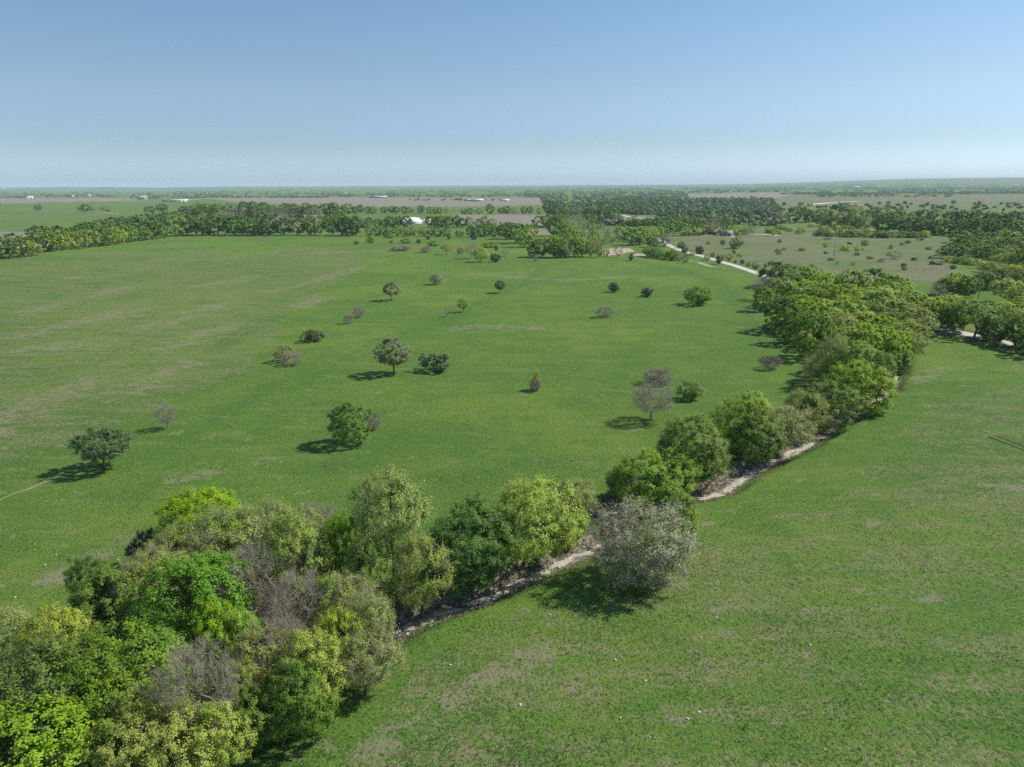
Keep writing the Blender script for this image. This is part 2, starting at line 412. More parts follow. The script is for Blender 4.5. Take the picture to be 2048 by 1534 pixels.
def proto(kind, lod, var):
    key = (kind, lod, var)
    if key in _proto: return _proto[key]
    kw, lm, tm, _ = KIND[kind]; kw = dict(kw); q, ss = LOD[lod]
    W = kw.get('W', 9)
    base_ls = kw.get('ls', .24)
    kw['nleaf'] = int(kw.get('nleaf', 12000) * q); kw['ls'] = base_ls * (ss if lod != 'f' else 3.0)
    bare = kw['nleaf'] == 0 or kind in ('olive', 'silver', 'oshrub')
    if lod == 'm':
        kw['K'] = int(kw['K'] * .7); kw['twigs'] = int(kw.get('twigs', 7) * (.7 if bare else .5)); kw['tw_r'] = kw.get('tw_r', .012) * 1.5
        kw['subt'] = int(kw.get('subt', 0) * .75)
    if lod == 'f':
        kw['K'] = int(kw['K'] * .35); kw['twigs'] = int(kw.get('twigs', 7) * (.6 if bare else .3)); kw['tw_r'] = kw.get('tw_r', .012) * 3
        kw['subt'] = 1 if kw.get('subt', 0) else 0
        if kw['nleaf']: kw['nleaf'] = max(kw['nleaf'], 900 if kind not in ('olive',) else 500); kw['ls'] = base_ls * 3.0
        kw['z0'] = kw.get('z0', .2) * .3; kw['flatb'] = 1.0; kw['K'] = max(kw['K'], 90); kw['low'] = .02
    (wv, wf), (tv, tf), (lv, lf) = grow(hash_(key), **kw)
    lmat = M[lm] if lm else M[tm]
    cv = lv if len(lv) > 6000 or (lod == 'f' and len(lv)) else tv
    W = (np.percentile(np.abs(cv[:, 0]), 98) + np.percentile(np.abs(cv[:, 1]), 98)); HT = np.percentile(cv[:, 2], 99.3)
    if lod == 'f':
        V = np.vstack([wv, tv, lv]); F = np.vstack([wf, tf + len(wv), lf + len(wv) + len(tv)])
        mi = np.concatenate([np.zeros(len(wf)), np.ones(len(tf)), np.full(len(lf), 2)])
        res = (mesh_np("tree_far", V, [F], [M['bark'], M[tm], lmat], mi), None, W, HT); RAW[res[0].name] = (V, F, mi, tm, lm or tm)
    else:
        V = np.vstack([tv, lv]); F = np.vstack([tf, lf + len(tv)])
        res = (mesh_np("tree_trunk", wv, [wf], [M['bark'] if kind not in ('bare', 'silver', 'bshrub') else M[tm]], None, None, True),
               mesh_np("tree_crown", V, [F], [M[tm], lmat], np.concatenate([np.zeros(len(tf)), np.ones(len(lf))])), W, HT)
    _proto[key] = res
    return res

def hash_(key):
    s = 7
    for ch in str(key): s = (s * 31 + ord(ch)) % 1000003
    return s

rnd = random.Random(5)
NTREE = [0]
def plant(x, y, z, h, w, kind, label=None, cat='tree', group=None, name=None, var=None, sink=0.0, rot=None):
    d = math.hypot(x, y); shrub = kind.endswith('shrub')
    lod = 'n' if d < (210 if not shrub else 190) else 'm' if d < 560 else 'f'
    nv = {'n': 3, 'm': 3, 'f': 3}[lod]
    var = rnd.randrange(nv) if var is None else var
    a, b, W, HT = proto(kind, lod, var)
    name = name or ('shrub' if shrub else 'tree')
    cat = 'shrub' if shrub else cat
    rz = rnd.uniform(0, 6.283) if rot is None else rot
    fw = 1.0 if lod == 'n' else 1.08
    sc = (w / W * fw, w / W * fw, h / HT * (1.0 if lod == 'n' else 1.04))
    if b is None:
        o = link(name, a)
    else:
        o = bpy.data.objects.new(name, None); scene.collection.objects.link(o); o.empty_display_size = .5
        link('stems' if shrub else 'trunk', a, o); link('foliage' if shrub else 'crown', b, o)
        if KIND[kind][1] is None: o.children[1].name = 'twigs'
    o.location = (x, y, z - sink - (.08 * h if shrub else 0)); o.rotation_euler = (0, 0, rz); o.scale = sc
    o['category'] = cat
    if label: o['label'] = label
    if group: o['group'] = group
    NTREE[0] += 1 if cat == 'tree' else 0
    return o

def spot_px(bx, by, hpx, wpx, kind):
    """position, height and width of a plant from its base pixel, height and width in photo pixels"""
    x, y, z = ground(bx, by)
    d = math.hypot(x, y); top = ray(bx, by - hpx); zt = CAM_H + top[2] * (d / math.hypot(top[0], top[1]))
    return x, y, z, max(.4, (zt - z)) * 1.02, wpx * math.sqrt(x * x + y * y + 2500) / FPX, kind

def spot_c(cx, cy, wpx, kind, h, zc=.58):
    """the same from the pixel of the crown's centre, its width in pixels and the height in metres"""
    x, y, z = ground(cx, cy, h * zc)
    return x, y, z, h, wpx * math.sqrt(x * x + y * y + (50 - h * zc) ** 2) / FPX, kind

def place_px(bx, by, hpx, wpx, kind, label=None, **k): return plant(*spot_px(bx, by, hpx, wpx, kind), label, **k)
def place_c(cx, cy, wpx, kind, h, label=None, zc=.58, **k): return plant(*spot_c(cx, cy, wpx, kind, h, zc), label, **k)

# ------------------------------------------------------------------ ground sheet
def project(x, y, z):
    X, Y, Z = x, y, z - CAM_H
    dep = Y * math.cos(PITCH) - Z * math.sin(PITCH); up = Y * math.sin(PITCH) + Z * math.cos(PITCH)
    dep = np.where(dep > .1, dep, np.nan)
    u = X / dep; v = up / dep
    u0 = u * math.cos(ROLL) - v * math.sin(ROLL); v0 = u * math.sin(ROLL) + v * math.cos(ROLL)
    return 1024 + u0 * FPX, 767 - v0 * FPX

def inpoly(px, py, poly):
    c = np.zeros(px.shape, bool); n = len(poly)
    for i in range(n):
        x1, y1 = poly[i]; x2, y2 = poly[(i + 1) % n]
        if y1 == y2: continue
        c ^= ((y1 > py) != (y2 > py)) & (px < (x2 - x1) * (py - y1) / (y2 - y1) + x1)
    return c

rr = [0.0, 6.0]
while rr[-1] < 32000:
    r_ = rr[-1]
    rr.append(r_ * (1 + (.05 if r_ < 40 else .0042 if r_ < 190 else .0042 + .016 * min(1, (r_ - 190) / 900))))
rr = np.array(rr)
tf_ = np.radians(np.linspace(-48, 48, 961)); tb_ = np.radians(np.linspace(48, 312, 67))[1:-1]
th = np.concatenate([tf_, tb_])                 # measured from +Y towards +X
NR, NT = len(rr), len(th)
RR, TT = np.meshgrid(rr, th, indexing='ij')
GX, GY = RR * np.sin(TT), RR * np.cos(TT)
GZ = height(GX.ravel(), GY.ravel()).reshape(NR, NT)
i0 = np.arange(NR - 1)[:, None] * NT; j0 = np.arange(NT)[None, :]; j1 = (j0 + 1) % NT
GF = np.stack([i0 + j0, i0 + j1, i0 + NT + j1, i0 + NT + j0], -1).reshape(-1, 4)[:, ::-1]
gx, gy, gz = GX.ravel(), GY.ravel(), GZ.ravel()
PXv, PYv = project(gx, gy, gz)
ok = np.isfinite(PXv) & (gy > 20)
PXv = np.where(ok, PXv, -9e3); PYv = np.where(ok, PYv, 9e3)
jx = PXv + 6 * fbm(gx / 60, gy / 60, 31, 3); jy = PYv + .8 * fbm(gx / 60, gy / 60, 41, 3)
def poly_mask(*polys):
    m = np.zeros(gx.shape, bool)
    for p in polys: m |= inpoly(jx, jy, p)
    return m.astype(float)
def streaks(lst, wid, seed=50):
    """soft bands in world units along pixel polylines"""
    w = np.zeros(gx.shape)
    for k, (pts, wd) in enumerate(lst):
        P = poly_world(pts, 12.0); lo = P.min(0) - 4 * wd * wid; hi = P.max(0) + 4 * wd * wid
        m = (gx > lo[0]) & (gx < hi[0]) & (gy > lo[1]) & (gy < hi[1])
        if not m.any(): continue
        d, s, p = poly_dist(gx[m], gy[m], P)
        ends = np.minimum(1, np.minimum(p, 1 - p) * 6 + .35)
        d = d + wd * wid * .5 * fbm(gx[m] / 9, gy[m] / 9, seed + k, 3)
        w[m] = np.maximum(w[m], np.exp(-(d / (wd * wid)) ** 2) * ends)
    return w

DRY = [([(31, 620), (85, 617), (164, 596), (246, 576), (267, 574)], 9), ([(0, 682), (51, 671), (130, 651), (191, 634), (246, 630), (273, 610)], 9),
       ([(225, 675), (290, 654), (338, 647), (376, 634), (427, 613), (485, 603)], 6.5), ([(393, 574), (444, 565), (513, 552)], 7), ([(506, 589), (564, 579), (632, 562), (700, 541), (760, 528)], 6),
       ([(581, 617), (632, 600), (670, 593)], 5), ([(-40, 880), (0, 856), (34, 811), (102, 794), (164, 764), (205, 760)], 5.5), ([(188, 784), (273, 781), (342, 740), (410, 719)], 4),
       ([(325, 692), (376, 688), (427, 658), (495, 651)], 6.5), ([(0, 705), (60, 700), (120, 690), (180, 700)], 6), ([(130, 560), (180, 552)], 8), ([(560, 510), (680, 505), (800, 500)], 8),
       ([(720, 1540), (810, 1470), (920, 1400), (1040, 1330), (1130, 1290)], 1.9), ([(1300, 1108), (1330, 1100)], .9), ([(1335, 1160), (1380, 1165)], .9), ([(1455, 1022), (1490, 1018)], 1.2), ([(1500, 958), (1530, 950)], 1.3), ([(1400, 1050), (1425, 1045)], 1), ([(1560, 910), (1590, 905)], 1.2), ([(1830, 765), (1890, 735), (1960, 745)], 3), ([(1960, 960), (2010, 980), (2048, 975)], 2.2), ([(1730, 1040), (1790, 1050)], 1.5), ([(1200, 1300), (1260, 1330)], 1.2), ([(1370, 1300), (1400, 1305)], .9), ([(1850, 1190), (1920, 1220)], 1.4), ([(880, 660), (960, 652), (1060, 655), (1130, 660)], 5), ([(320, 965), (400, 950), (470, 930)], 2.6), ([(500, 925), (560, 920)], 1.8),
       ([(900, 545), (1000, 552), (1120, 560), (1250, 556), (1380, 562)], 5), ([(60, 1180), (140, 1150), (240, 1090), (290, 1060)], 2.2)]
LUSH = [([(1100, 525), (1050, 565), (980, 595), (900, 640), (840, 665), (780, 700)], 5), ([(560, 760), (500, 800), (430, 840), (330, 900)], 3.5), ([(640, 950), (760, 900), (900, 860), (1000, 900)], 7),
        ([(860, 985), (960, 950), (1060, 925), (1180, 935)], 5), ([(1150, 515), (1260, 520), (1420, 560), (1500, 640), (1560, 700)], 7), ([(430, 700), (500, 660), (560, 630)], 6)]
w_dry = streaks(DRY, 1.22); w_lush = streaks(LUSH, 1.0, 90)
# thin dry thatch over the whole left pasture
w_thatch = inpoly(PXv + 60 * fbm(gx / 40, gy / 40, 61, 2), PYv + 20 * fbm(gx / 40, gy / 40, 62, 2), [(-400, 560), (300, 500), (760, 500), (560, 640), (470, 740), (330, 800), (120, 900), (-400, 1100)]).astype(float) * .72
# dun mottling of the near right pasture
w_near = inpoly(PXv + 80 * fbm(gx / 12, gy / 12, 63, 2), PYv + 50 * fbm(gx / 12, gy / 12, 64, 2), [(900, 1300), (1400, 1100), (1700, 980), (1850, 820), (2400, 650), (3000, 2600), (500, 2600), (700, 1600)]).astype(float) * .55
PLOUGH = [[(-200, 397), (300, 396), (262, 401), (0, 407), (-200, 408)], [(530, 431), (690, 430), (650, 443), (530, 446)], [(380, 394), (1080, 396), (1090, 409), (900, 414), (640, 412), (480, 404)],
          [(904, 429), (1100, 429), (1100, 450), (922, 448)], [(1045, 456), (1105, 456), (1105, 470), (1050, 470)], [(1210, 424), (1320, 437), (1300, 450), (1230, 445)], [(1370, 388), (1600, 384), (1560, 396), (1380, 397)],
          [(-100, 463), (135, 465), (140, 474), (-100, 478)]]
w_plough = poly_mask(*PLOUGH)
SCRUB = [[(1310, 476), (1400, 468), (1560, 452), (1700, 458), (1930, 478), (1900, 530), (1870, 570), (1760, 566), (1660, 548), (1540, 548), (1480, 532), (1400, 506)],
         [(1480, 392), (2200, 386), (2200, 436), (1800, 424), (1640, 446), (1500, 430)]]
w_scrub = poly_mask(*SCRUB) * .85
BROWN = [[(1735, 532), (1800, 520), (1880, 528), (1940, 548), (1880, 563), (1790, 563)], [(1585, 512), (1632, 508), (1660, 524), (1655, 543), (1600, 538)], [(1330, 480), (1450, 474), (1560, 474), (1560, 484), (1450, 490), (1400, 502)],
         [(1480, 520), (1540, 512), (1580, 530), (1540, 545)], [(1540, 396), (1760, 396), (2200, 392), (2200, 402), (1760, 408), (1580, 412)]]
w_scrub = np.maximum(w_scrub, poly_mask(*BROWN))
w_scrub = np.maximum(w_scrub, .38 * poly_mask([(-100, 404), (500, 398), (600, 425), (380, 462), (140, 466), (-100, 466)], [(380, 400), (1100, 400), (1100, 470), (380, 470)]))
w_scrub = np.maximum(w_scrub, .45 * (PYv < 400) * ok)
DIRT = [[(1203, 498), (1240, 495), (1262, 497), (1272, 503), (1240, 509), (1215, 511)], [(1262, 508), (1292, 507), (1300, 511), (1268, 512)], [(1440, 466), (1475, 466), (1470, 474), (1440, 472)], [(-60, 488), (80, 484), (150, 483), (160, 487), (70, 496), (-60, 508)]]
w_dirt = poly_mask(*DIRT) * .9
w_dirt = np.maximum(w_dirt, streaks([([(1370, 519), (1395, 524), (1420, 532), (1450, 537), (1490, 540)], 2.2)], 1, 130) * .7)
# bed and banks of the creek, worn earth under the trees
w_bank = np.zeros(gx.shape); w_wood = np.zeros(gx.shape)
m = (gx > _cb[0][0] - 10) & (gx < _cb[1][0] + 10) & (gy > _cb[0][1] - 10) & (gy < _cb[1][1] + 10)
d, s, p = poly_dist(gx[m], gy[m], CREEK)
dd = d + .7 * fbm(gx[m] / 1.8, gy[m] / 1.8, 71, 3)
w_bank[m] = np.where(s > 0, 1 - sst(2.0, 3.4, dd), 1 - sst(.9, 1.7, dd)) * (1 - sst(.9, .97, p))
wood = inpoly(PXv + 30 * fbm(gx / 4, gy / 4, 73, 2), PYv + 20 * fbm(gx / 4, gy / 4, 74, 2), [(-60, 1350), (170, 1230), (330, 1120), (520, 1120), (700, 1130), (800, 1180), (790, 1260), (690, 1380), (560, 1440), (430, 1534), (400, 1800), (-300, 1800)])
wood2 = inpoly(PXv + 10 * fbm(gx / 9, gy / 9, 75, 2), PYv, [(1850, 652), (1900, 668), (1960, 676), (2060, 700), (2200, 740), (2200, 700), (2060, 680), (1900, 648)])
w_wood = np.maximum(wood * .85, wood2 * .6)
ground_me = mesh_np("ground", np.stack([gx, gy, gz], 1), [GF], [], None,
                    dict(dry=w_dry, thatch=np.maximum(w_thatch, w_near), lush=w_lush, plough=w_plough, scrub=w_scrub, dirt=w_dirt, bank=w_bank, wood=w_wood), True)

def ground_material():
    m, nt, n, l = mat("pasture"); b = NB(nt); P = b.pos()
    big = b.noise(P, .011, 3); mid = b.noise(P, .07, 3, .6); sm = b.noise(P, .55, 4, .6); fine = b.noise(P, 2.6, 4, .65); tiny = b.noise(P, 7.5, 2, .7)
    streak = b.noise(b.scaled(P, .05, .22, 1, R(-28)), 1.0, 4, .6)
    g = b.mix(b.step(big, .40, .60), (.088, .176, .028), (.132, .212, .030))
    g = b.mix(b.math('MULTIPLY', b.step(mid, .44, .62), .6), g, (.066, .160, .024))
    g = b.mix(b.math('MULTIPLY', b.step(streak, .50, .66), .55), g, (.165, .215, .052))
    g = b.mix(b.math('MULTIPLY', b.step(sm, .52, .66), .45), g, (.142, .228, .032))
    g = b.mix(b.math('MULTIPLY', b.attr("lush"), .6), g, (.058, .150, .026))
    # fine mottling of leaf, thatch and soil, with small grass shadows painted in
    g = b.mix(b.math('MULTIPLY', b.step(fine, .53, .64), .55), g, (.185, .235, .072))
    g = b.mix(b.math('MULTIPLY', b.step(fine, .48, .36), .65), g, (.030, .070, .020))
    g = b.mix(b.math('MULTIPLY', b.step(tiny, .46, .34), .45), g, (.022, .050, .015))
    th = b.math('MULTIPLY', b.math('MULTIPLY', b.attr("thatch"), b.math('MULTIPLY_ADD', b.step(streak, .40, .58), .85, .15)), b.step(b.math('ADD', b.math('MULTIPLY', sm, .38), b.math('MULTIPLY', fine, .78)), .53, .67))
    g = b.mix(b.math('MULTIPLY', th, 1.5, clamp=True), g, b.mix(tiny, (.15, .14, .07), (.27, .25, .145)))
    drk = b.math('MULTIPLY', b.step(b.noise(P, 1.3, 3, .7), .56, .66), b.math('MULTIPLY_ADD', b.attr("thatch"), 1.0, .25), clamp=True)
    g = b.mix(drk, g, (.07, .075, .04))
    clump = b.math('ADD', b.math('MULTIPLY', b.noise(b.scaled(P, .16, .34, 1, R(-25)), 1.0, 4, .65), .8), b.math('ADD', b.math('MULTIPLY', sm, .3), b.math('MULTIPLY', fine, .35)))
    clump = b.math("MULTIPLY_ADD", clump, 1.7, -.5)
    dr = b.step(b.math('MULTIPLY_ADD', b.attr("dry"), .26, clump), .86, 1.08)
    g = b.mix(b.math('MULTIPLY', dr, .72), g, b.mix(tiny, (.18, .16, .095), (.28, .26, .165)))
    sc = b.mix(b.step(b.math('MULTIPLY_ADD', b.attr('scrub'), .3, b.noise(b.scaled(P, .7, 1.0, 1, R(-35)), .022, 5, .65)), .66, .82), (.115, .165, .055), (.175, .17, .10))
    sc = b.mix(b.math('MULTIPLY', b.step(b.noise(b.scaled(P, .02, .05, 1, R(40)), 1.0, 5, .7), .52, .64), .7), sc, (.13, .12, .085))
    sc = b.mix(b.math('MULTIPLY', b.step(sm, .5, .64), .5), sc, (.15, .16, .075))
    g = b.mix(b.math('MULTIPLY', b.attr("scrub"), .92), g, sc)
    pl = b.mix(b.noise(b.scaled(P, .02, .3, 1, R(10)), 1.0, 3), (.185, .165, .125), (.26, .235, .18))
    g = b.mix(b.attr("plough"), g, pl)
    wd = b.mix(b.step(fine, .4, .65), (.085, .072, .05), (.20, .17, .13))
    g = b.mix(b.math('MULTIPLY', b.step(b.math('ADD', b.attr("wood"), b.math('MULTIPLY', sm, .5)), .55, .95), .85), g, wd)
    bk = b.mix(b.step(b.noise(P, 1.6, 5, .7), .42, .62), (.135, .108, .078), (.34, .30, .23))
    bk = b.mix(b.math('MULTIPLY', b.step(b.noise(P, 4.5, 3, .7), .5, .7), .5), bk, (.055, .045, .035))
    g = b.mix(b.step(b.math('ADD', b.attr("bank"), b.math('MULTIPLY', b.math('SUBTRACT', fine, .5), 1.4)), .35, .7), g, bk)
    di = b.mix(sm, (.33, .28, .20), (.47, .42, .32))
    g = b.mix(b.step(b.math('ADD', b.attr("dirt"), b.math('MULTIPLY', b.math('SUBTRACT', mid, .5), 1.6)), .3, .8), g, di)
    s = n.new("ShaderNodeBsdfPrincipled"); l.new(g, s.inputs['Base Color']); s.inputs['Roughness'].default_value = .95; s.inputs['Specular IOR Level'].default_value = .08
    bn = n.new("ShaderNodeBump"); bn.inputs['Strength'].default_value = .9; bn.inputs['Distance'].default_value = .22
    hh = b.math('ADD', b.math('MULTIPLY', fine, 1.4), b.math('MULTIPLY', tiny, .6))
    l.new(hh, bn.inputs['Height']); l.new(bn.outputs[0], s.inputs['Normal'])
    o = n.new("ShaderNodeOutputMaterial"); l.new(s.outputs[0], o.inputs[0]); return m
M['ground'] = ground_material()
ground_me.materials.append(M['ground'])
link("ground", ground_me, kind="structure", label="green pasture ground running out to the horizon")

def gz_at(x, y):
    """height of the ground sheet itself (bilinear on its own grid)"""
    x = np.asarray(x, float); y = np.asarray(y, float)
    r = np.hypot(x, y); t = np.arctan2(x, y)
    i = np.clip(np.searchsorted(rr, r) - 1, 0, NR - 2); fi = (r - rr[i]) / (rr[i + 1] - rr[i])
    fj = (t - tf_[0]) / (tf_[1] - tf_[0]); j = np.clip(np.floor(fj).astype(int), 0, len(tf_) - 2); fj = np.clip(fj - j, 0, 1)
    return ((GZ[i, j] * (1 - fj) + GZ[i, j + 1] * fj) * (1 - fi) + (GZ[i + 1, j] * (1 - fj) + GZ[i + 1, j + 1] * fj) * fi)

def ribbon(name, P, width, material, lift=.03, nx=5, jit=.15, seed=1, crown=0.0, rough=0.0, **props):
    """a strip laid on the terrain along the world polyline P"""
    P = np.asarray(P); T = np.gradient(P, axis=0); T /= np.linalg.norm(T, axis=1, keepdims=True); Nn = np.stack([T[:, 1], -T[:, 0]], 1)
    s = np.linspace(-1, 1, nx); n = len(P); k = np.arange(n)
    wl = width / 2 * (1 + jit * fbm(k * .35, k * 0 + seed, seed, 3)); wr = width / 2 * (1 + jit * fbm(k * .35, k * 0 + seed + 9.5, seed + 3, 3))
    off = np.where(s[None, :] < 0, s[None, :] * wl[:, None], s[None, :] * wr[:, None])
    X = P[:, None, 0] + Nn[:, None, 0] * off; Y = P[:, None, 1] + Nn[:, None, 1] * off
    Z = gz_at(X, Y) + lift + crown * (1 - s[None, :] ** 2) + rough * (fbm(X / 1.3, Y / 1.3, seed + 40, 3) - .5 * np.abs(s[None, :]) ** 3)
    V = np.stack([X, Y, Z], -1).reshape(-1, 3)
    a = (np.arange(n - 1) * nx)[:, None] + np.arange(nx - 1)
    F = np.stack([a, a + 1, a + nx + 1, a + nx], -1).reshape(-1, 4)
    return link(name, mesh_np(name, V, [F], [material], None, None, True), kind="structure", **props)

M['gravel'] = simple_mat("gravel", (.50, .46, .41), .95, .14, 1.2, .1, bump=.4)
M['lime'] = simple_mat("limestone_bed", (.41, .37, .29), .95, .5, 1.3, .1, bump=1.0)
M['limerock'] = simple_mat("limestone", (.50, .46, .39), .9, .25, 1.5, .15)
M['track'] = simple_mat("worn_track", (.15, .14, .085), .95, .35, 1.5, .05)
M['trackpale'] = simple_mat("pale_track", (.27, .27, .16), .95, .3, 1.0, .05)
M['trackdark'] = simple_mat("muddy_rut", (.042, .045, .026), .9, .35, 1.5, .1)

def resample(P, step):
    d = np.concatenate([[0], np.cumsum(np.linalg.norm(np.diff(P, axis=0), axis=1))]); s = np.arange(0, d[-1], step)
    return np.stack([np.interp(s, d, P[:, 0]), np.interp(s, d, P[:, 1])], 1)
ck = resample(CREEK, .6); nck = int(len(ck) * .93)
ribbon("creek_bed", ck[:nck], 1.5, M['lime'], .045, 11, 1.1, 4, rough=.13)
ROAD1 = poly_world([(1318, 478), (1340, 492), (1370, 503), (1400, 511), (1440, 523), (1480, 535), (1512, 546), (1600, 575), (1740, 622), (1850, 655), (1900, 662), (1960, 675), (2010, 687), (2080, 703), (2200, 735)], 4)
ribbon("gravel_road", ROAD1, 5.6, M['gravel'], .12, 9, .22, 2, .06, rough=.07)
ribbon("driveway", poly_world([(1400, 473), (1450, 470), (1480, 470), (1530, 471), (1556, 473)], 6), 7, M['gravel'], .15, 5, .3, 6)
ribbon("dirt_road", poly_world([(-80, 497), (0, 494), (70, 489), (150, 483), (230, 480)], 8), 6, M['gravel'], .15, 5, .3, 7)
ribbon("dirt_road", poly_world([(1205, 424), (1250, 431), (1290, 437), (1330, 439)], 10), 8, M['gravel'], .2, 5, .3, 8)
ribbon("dirt_road", poly_world([(1615, 409), (1670, 405), (1720, 403)], 20), 26, M['gravel'], .4, 5, .3, 9)
ribbon("dirt_road", poly_world([(1660, 408), (1700, 408.5), (1735, 409)], 20), 16, M['gravel'], .4, 5, .3, 10)
ribbon("dirt_road", poly_world([(-60, 418), (30, 419), (90, 422), (180, 424), (240, 429)], 20), 8, M['trackpale'], .3, 5, .4, 11)
ribbon("dirt_road", poly_world([(250, 402.5), (330, 402), (400, 399)], 20), 22, M['gravel'], .5, 5, .3, 12)
ribbon("footpath", poly_world([(-120, 1075), (0, 1000), (60, 978), (112, 957)], 1.5), .34, M['trackpale'], .03, 3, .6, 13)
ribbon("footpath", poly_world([(112, 957), (170, 925), (250, 890), (350, 845), (430, 790), (520, 735), (560, 705)], 1.5), .26, M['track'], .03, 3, .7, 14)
def ruts(pts, gauge=1.7, w=.3, mt='trackdark', sd=0):
    P = poly_world(pts, 1.5); T = np.gradient(P, axis=0); T /= np.linalg.norm(T, axis=1, keepdims=True); Nn = np.stack([T[:, 1], -T[:, 0]], 1)
    for sg in (-1, 1): ribbon("wheel_rut", P + Nn * gauge / 2 * sg, w, M[mt], .03, 3, .9, 20 + sd + sg)
ruts([(1985, 872), (2020, 886), (2060, 902), (2120, 925)], 1.9, .5)
ruts([(1275, 625), (1300, 640), (1320, 662)], 1.7, .34, 'track', 4)
ruts([(1395, 625), (1410, 645), (1440, 665)], 1.7, .34, 'track', 8)
ruts([(1900, 930), (1850, 990), (1790, 1050), (1760, 1080)], 1.7, .2, 'track', 12)
ruts([(1860, 795), (1940, 820), (2048, 850)], 1.7, .22, 'track', 16)
lk = poly_world([(110, 380.8), (200, 380.4), (300, 380.0), (420, 379.6)], 120)
m_, nt_, n_, l_ = mat("lake_water"); s_ = n_.new("ShaderNodeBsdfPrincipled"); s_.inputs['Base Color'].default_value = (.05, .07, .08, 1); s_.inputs['Roughness'].default_value = .12
o_ = n_.new("ShaderNodeOutputMaterial"); l_.new(s_.outputs[0], o_.inputs[0])
ribbon("lake", lk, 900, m_, 6, 5, .5, 15)

# loose pale rocks in the creek bed, tufts of grass and weed: nobody could count them
def rock_mesh(n, P, S, rng, zs=.55):
    ico = np.array([(0, 0, 1), (.89, 0, .45), (.28, .85, .45), (-.72, .53, .45), (-.72, -.53, .45), (.28, -.85, .45), (.72, .53, -.45), (-.28, .85, -.45), (-.89, 0, -.45), (-.28, -.85, -.45), (.72, -.53, -.45), (0, 0, -1)])
    fc = np.array([(0, 1, 2), (0, 2, 3), (0, 3, 4), (0, 4, 5), (0, 5, 1), (1, 6, 2), (2, 7, 3), (3, 8, 4), (4, 9, 5), (5, 10, 1), (6, 7, 2), (7, 8, 3), (8, 9, 4), (9, 10, 5), (10, 6, 1), (11, 7, 6), (11, 8, 7), (11, 9, 8), (11, 10, 9), (11, 6, 10)])
    V = ico[None] * rng.uniform(.6, 1.15, (n, 12, 1)) * S[:, None, None] * np.array([1, 1, zs]) * rng.uniform(.7, 1.4, (n, 1, 3)) + P[:, None]
    F = (np.arange(n) * 12)[:, None, None] + fc
    return V.reshape(-1, 3), F.reshape(-1, 3)
rng = np.random.default_rng(11)
k = rng.integers(0, nck - 2, 3000); off = rng.normal(size=(3000, 2)) * np.array([.75, .75]); P2 = ck[k] + off
V, F = rock_mesh(3000, np.column_stack([P2, gz_at(P2[:, 0], P2[:, 1]) + .02]), rng.uniform(.03, .12, 3000) * rng.choice([1, 1, 1, 2.2], 3000), rng)
link("creek_stones", mesh_np("creek_stones", V, [F], [M['limerock']]), kind="stuff", label="pale limestone rubble strewn along the dry creek bed")

def tuft_mesh(n, x, y, hgt, blades, rng, wd=.035, tilt=.6):
    z = gz_at(x, y); c = np.repeat(np.column_stack([x, y, z]), blades, 0); N = n * blades
    a = rng.uniform(0, 6.283, N); L = np.repeat(hgt, blades) * rng.uniform(.6, 1.2, N); tl = rng.uniform(.1, tilt + .3, N)
    root = c + np.column_stack([np.cos(a), np.sin(a), np.zeros(N)]) * (L * .25)[:, None] - np.array([0, 0, .03])
    tip = root + np.column_stack([np.cos(a) * np.sin(tl), np.sin(a) * np.sin(tl), np.cos(tl)]) * L[:, None]
    sd = np.column_stack([-np.sin(a), np.cos(a), np.zeros(N)]) * (L * wd * 6 * .5 + .012)[:, None]
    V = np.stack([root - sd, root + sd, tip], 1).reshape(-1, 3)
    return V, (np.arange(N) * 3)[:, None] + np.arange(3)
def scatter(n, rmin, rmax, rng):
    # even per picture area near the camera
    v = rng.uniform(0, 1, n); r = rmin * (rmax / rmin) ** v; t = np.radians(rng.uniform(-42, 42, n))
    x, y = r * np.sin(t), r * np.cos(t)
    d, s, p = poly_dist(x, y, CREEK[::3]); keep = d > 2.2
    return x[keep], y[keep]
M['tuft_g'] = leaf_mat("tuft_green", (.028, .08, .014), (.115, .21, .035), trans=.25)
M['tuft_d'] = leaf_mat("tuft_dry", (.16, .135, .085), (.27, .24, .17), trans=.2)
x, y = scatter(90000, 46, 230, rng)
mk = fbm(x / 6, y / 6, 81, 3) + .35 * rng.normal(size=len(x)) > .05; x, y = x[mk], y[mk]
V, F = tuft_mesh(len(x), x, y, rng.uniform(.08, .24, len(x)), 5, rng)
link("grass_tufts", mesh_np("grass_tufts", V, [F], [M['tuft_g']]), kind="stuff", label="short green grass and weed tufts across the near pasture")
x, y = scatter(90000, 46, 260, rng)
mk = fbm(x / 5, y / 5, 83, 3) + .3 * rng.normal(size=len(x)) > .33; x, y = x[mk], y[mk]
V, F = tuft_mesh(len(x), x, y, rng.uniform(.08, .26, len(x)), 6, rng)
link("dry_tufts", mesh_np("dry_tufts", V, [F], [M['tuft_d']]), kind="stuff", label="dry straw-coloured grass tufts dotted through the pasture")
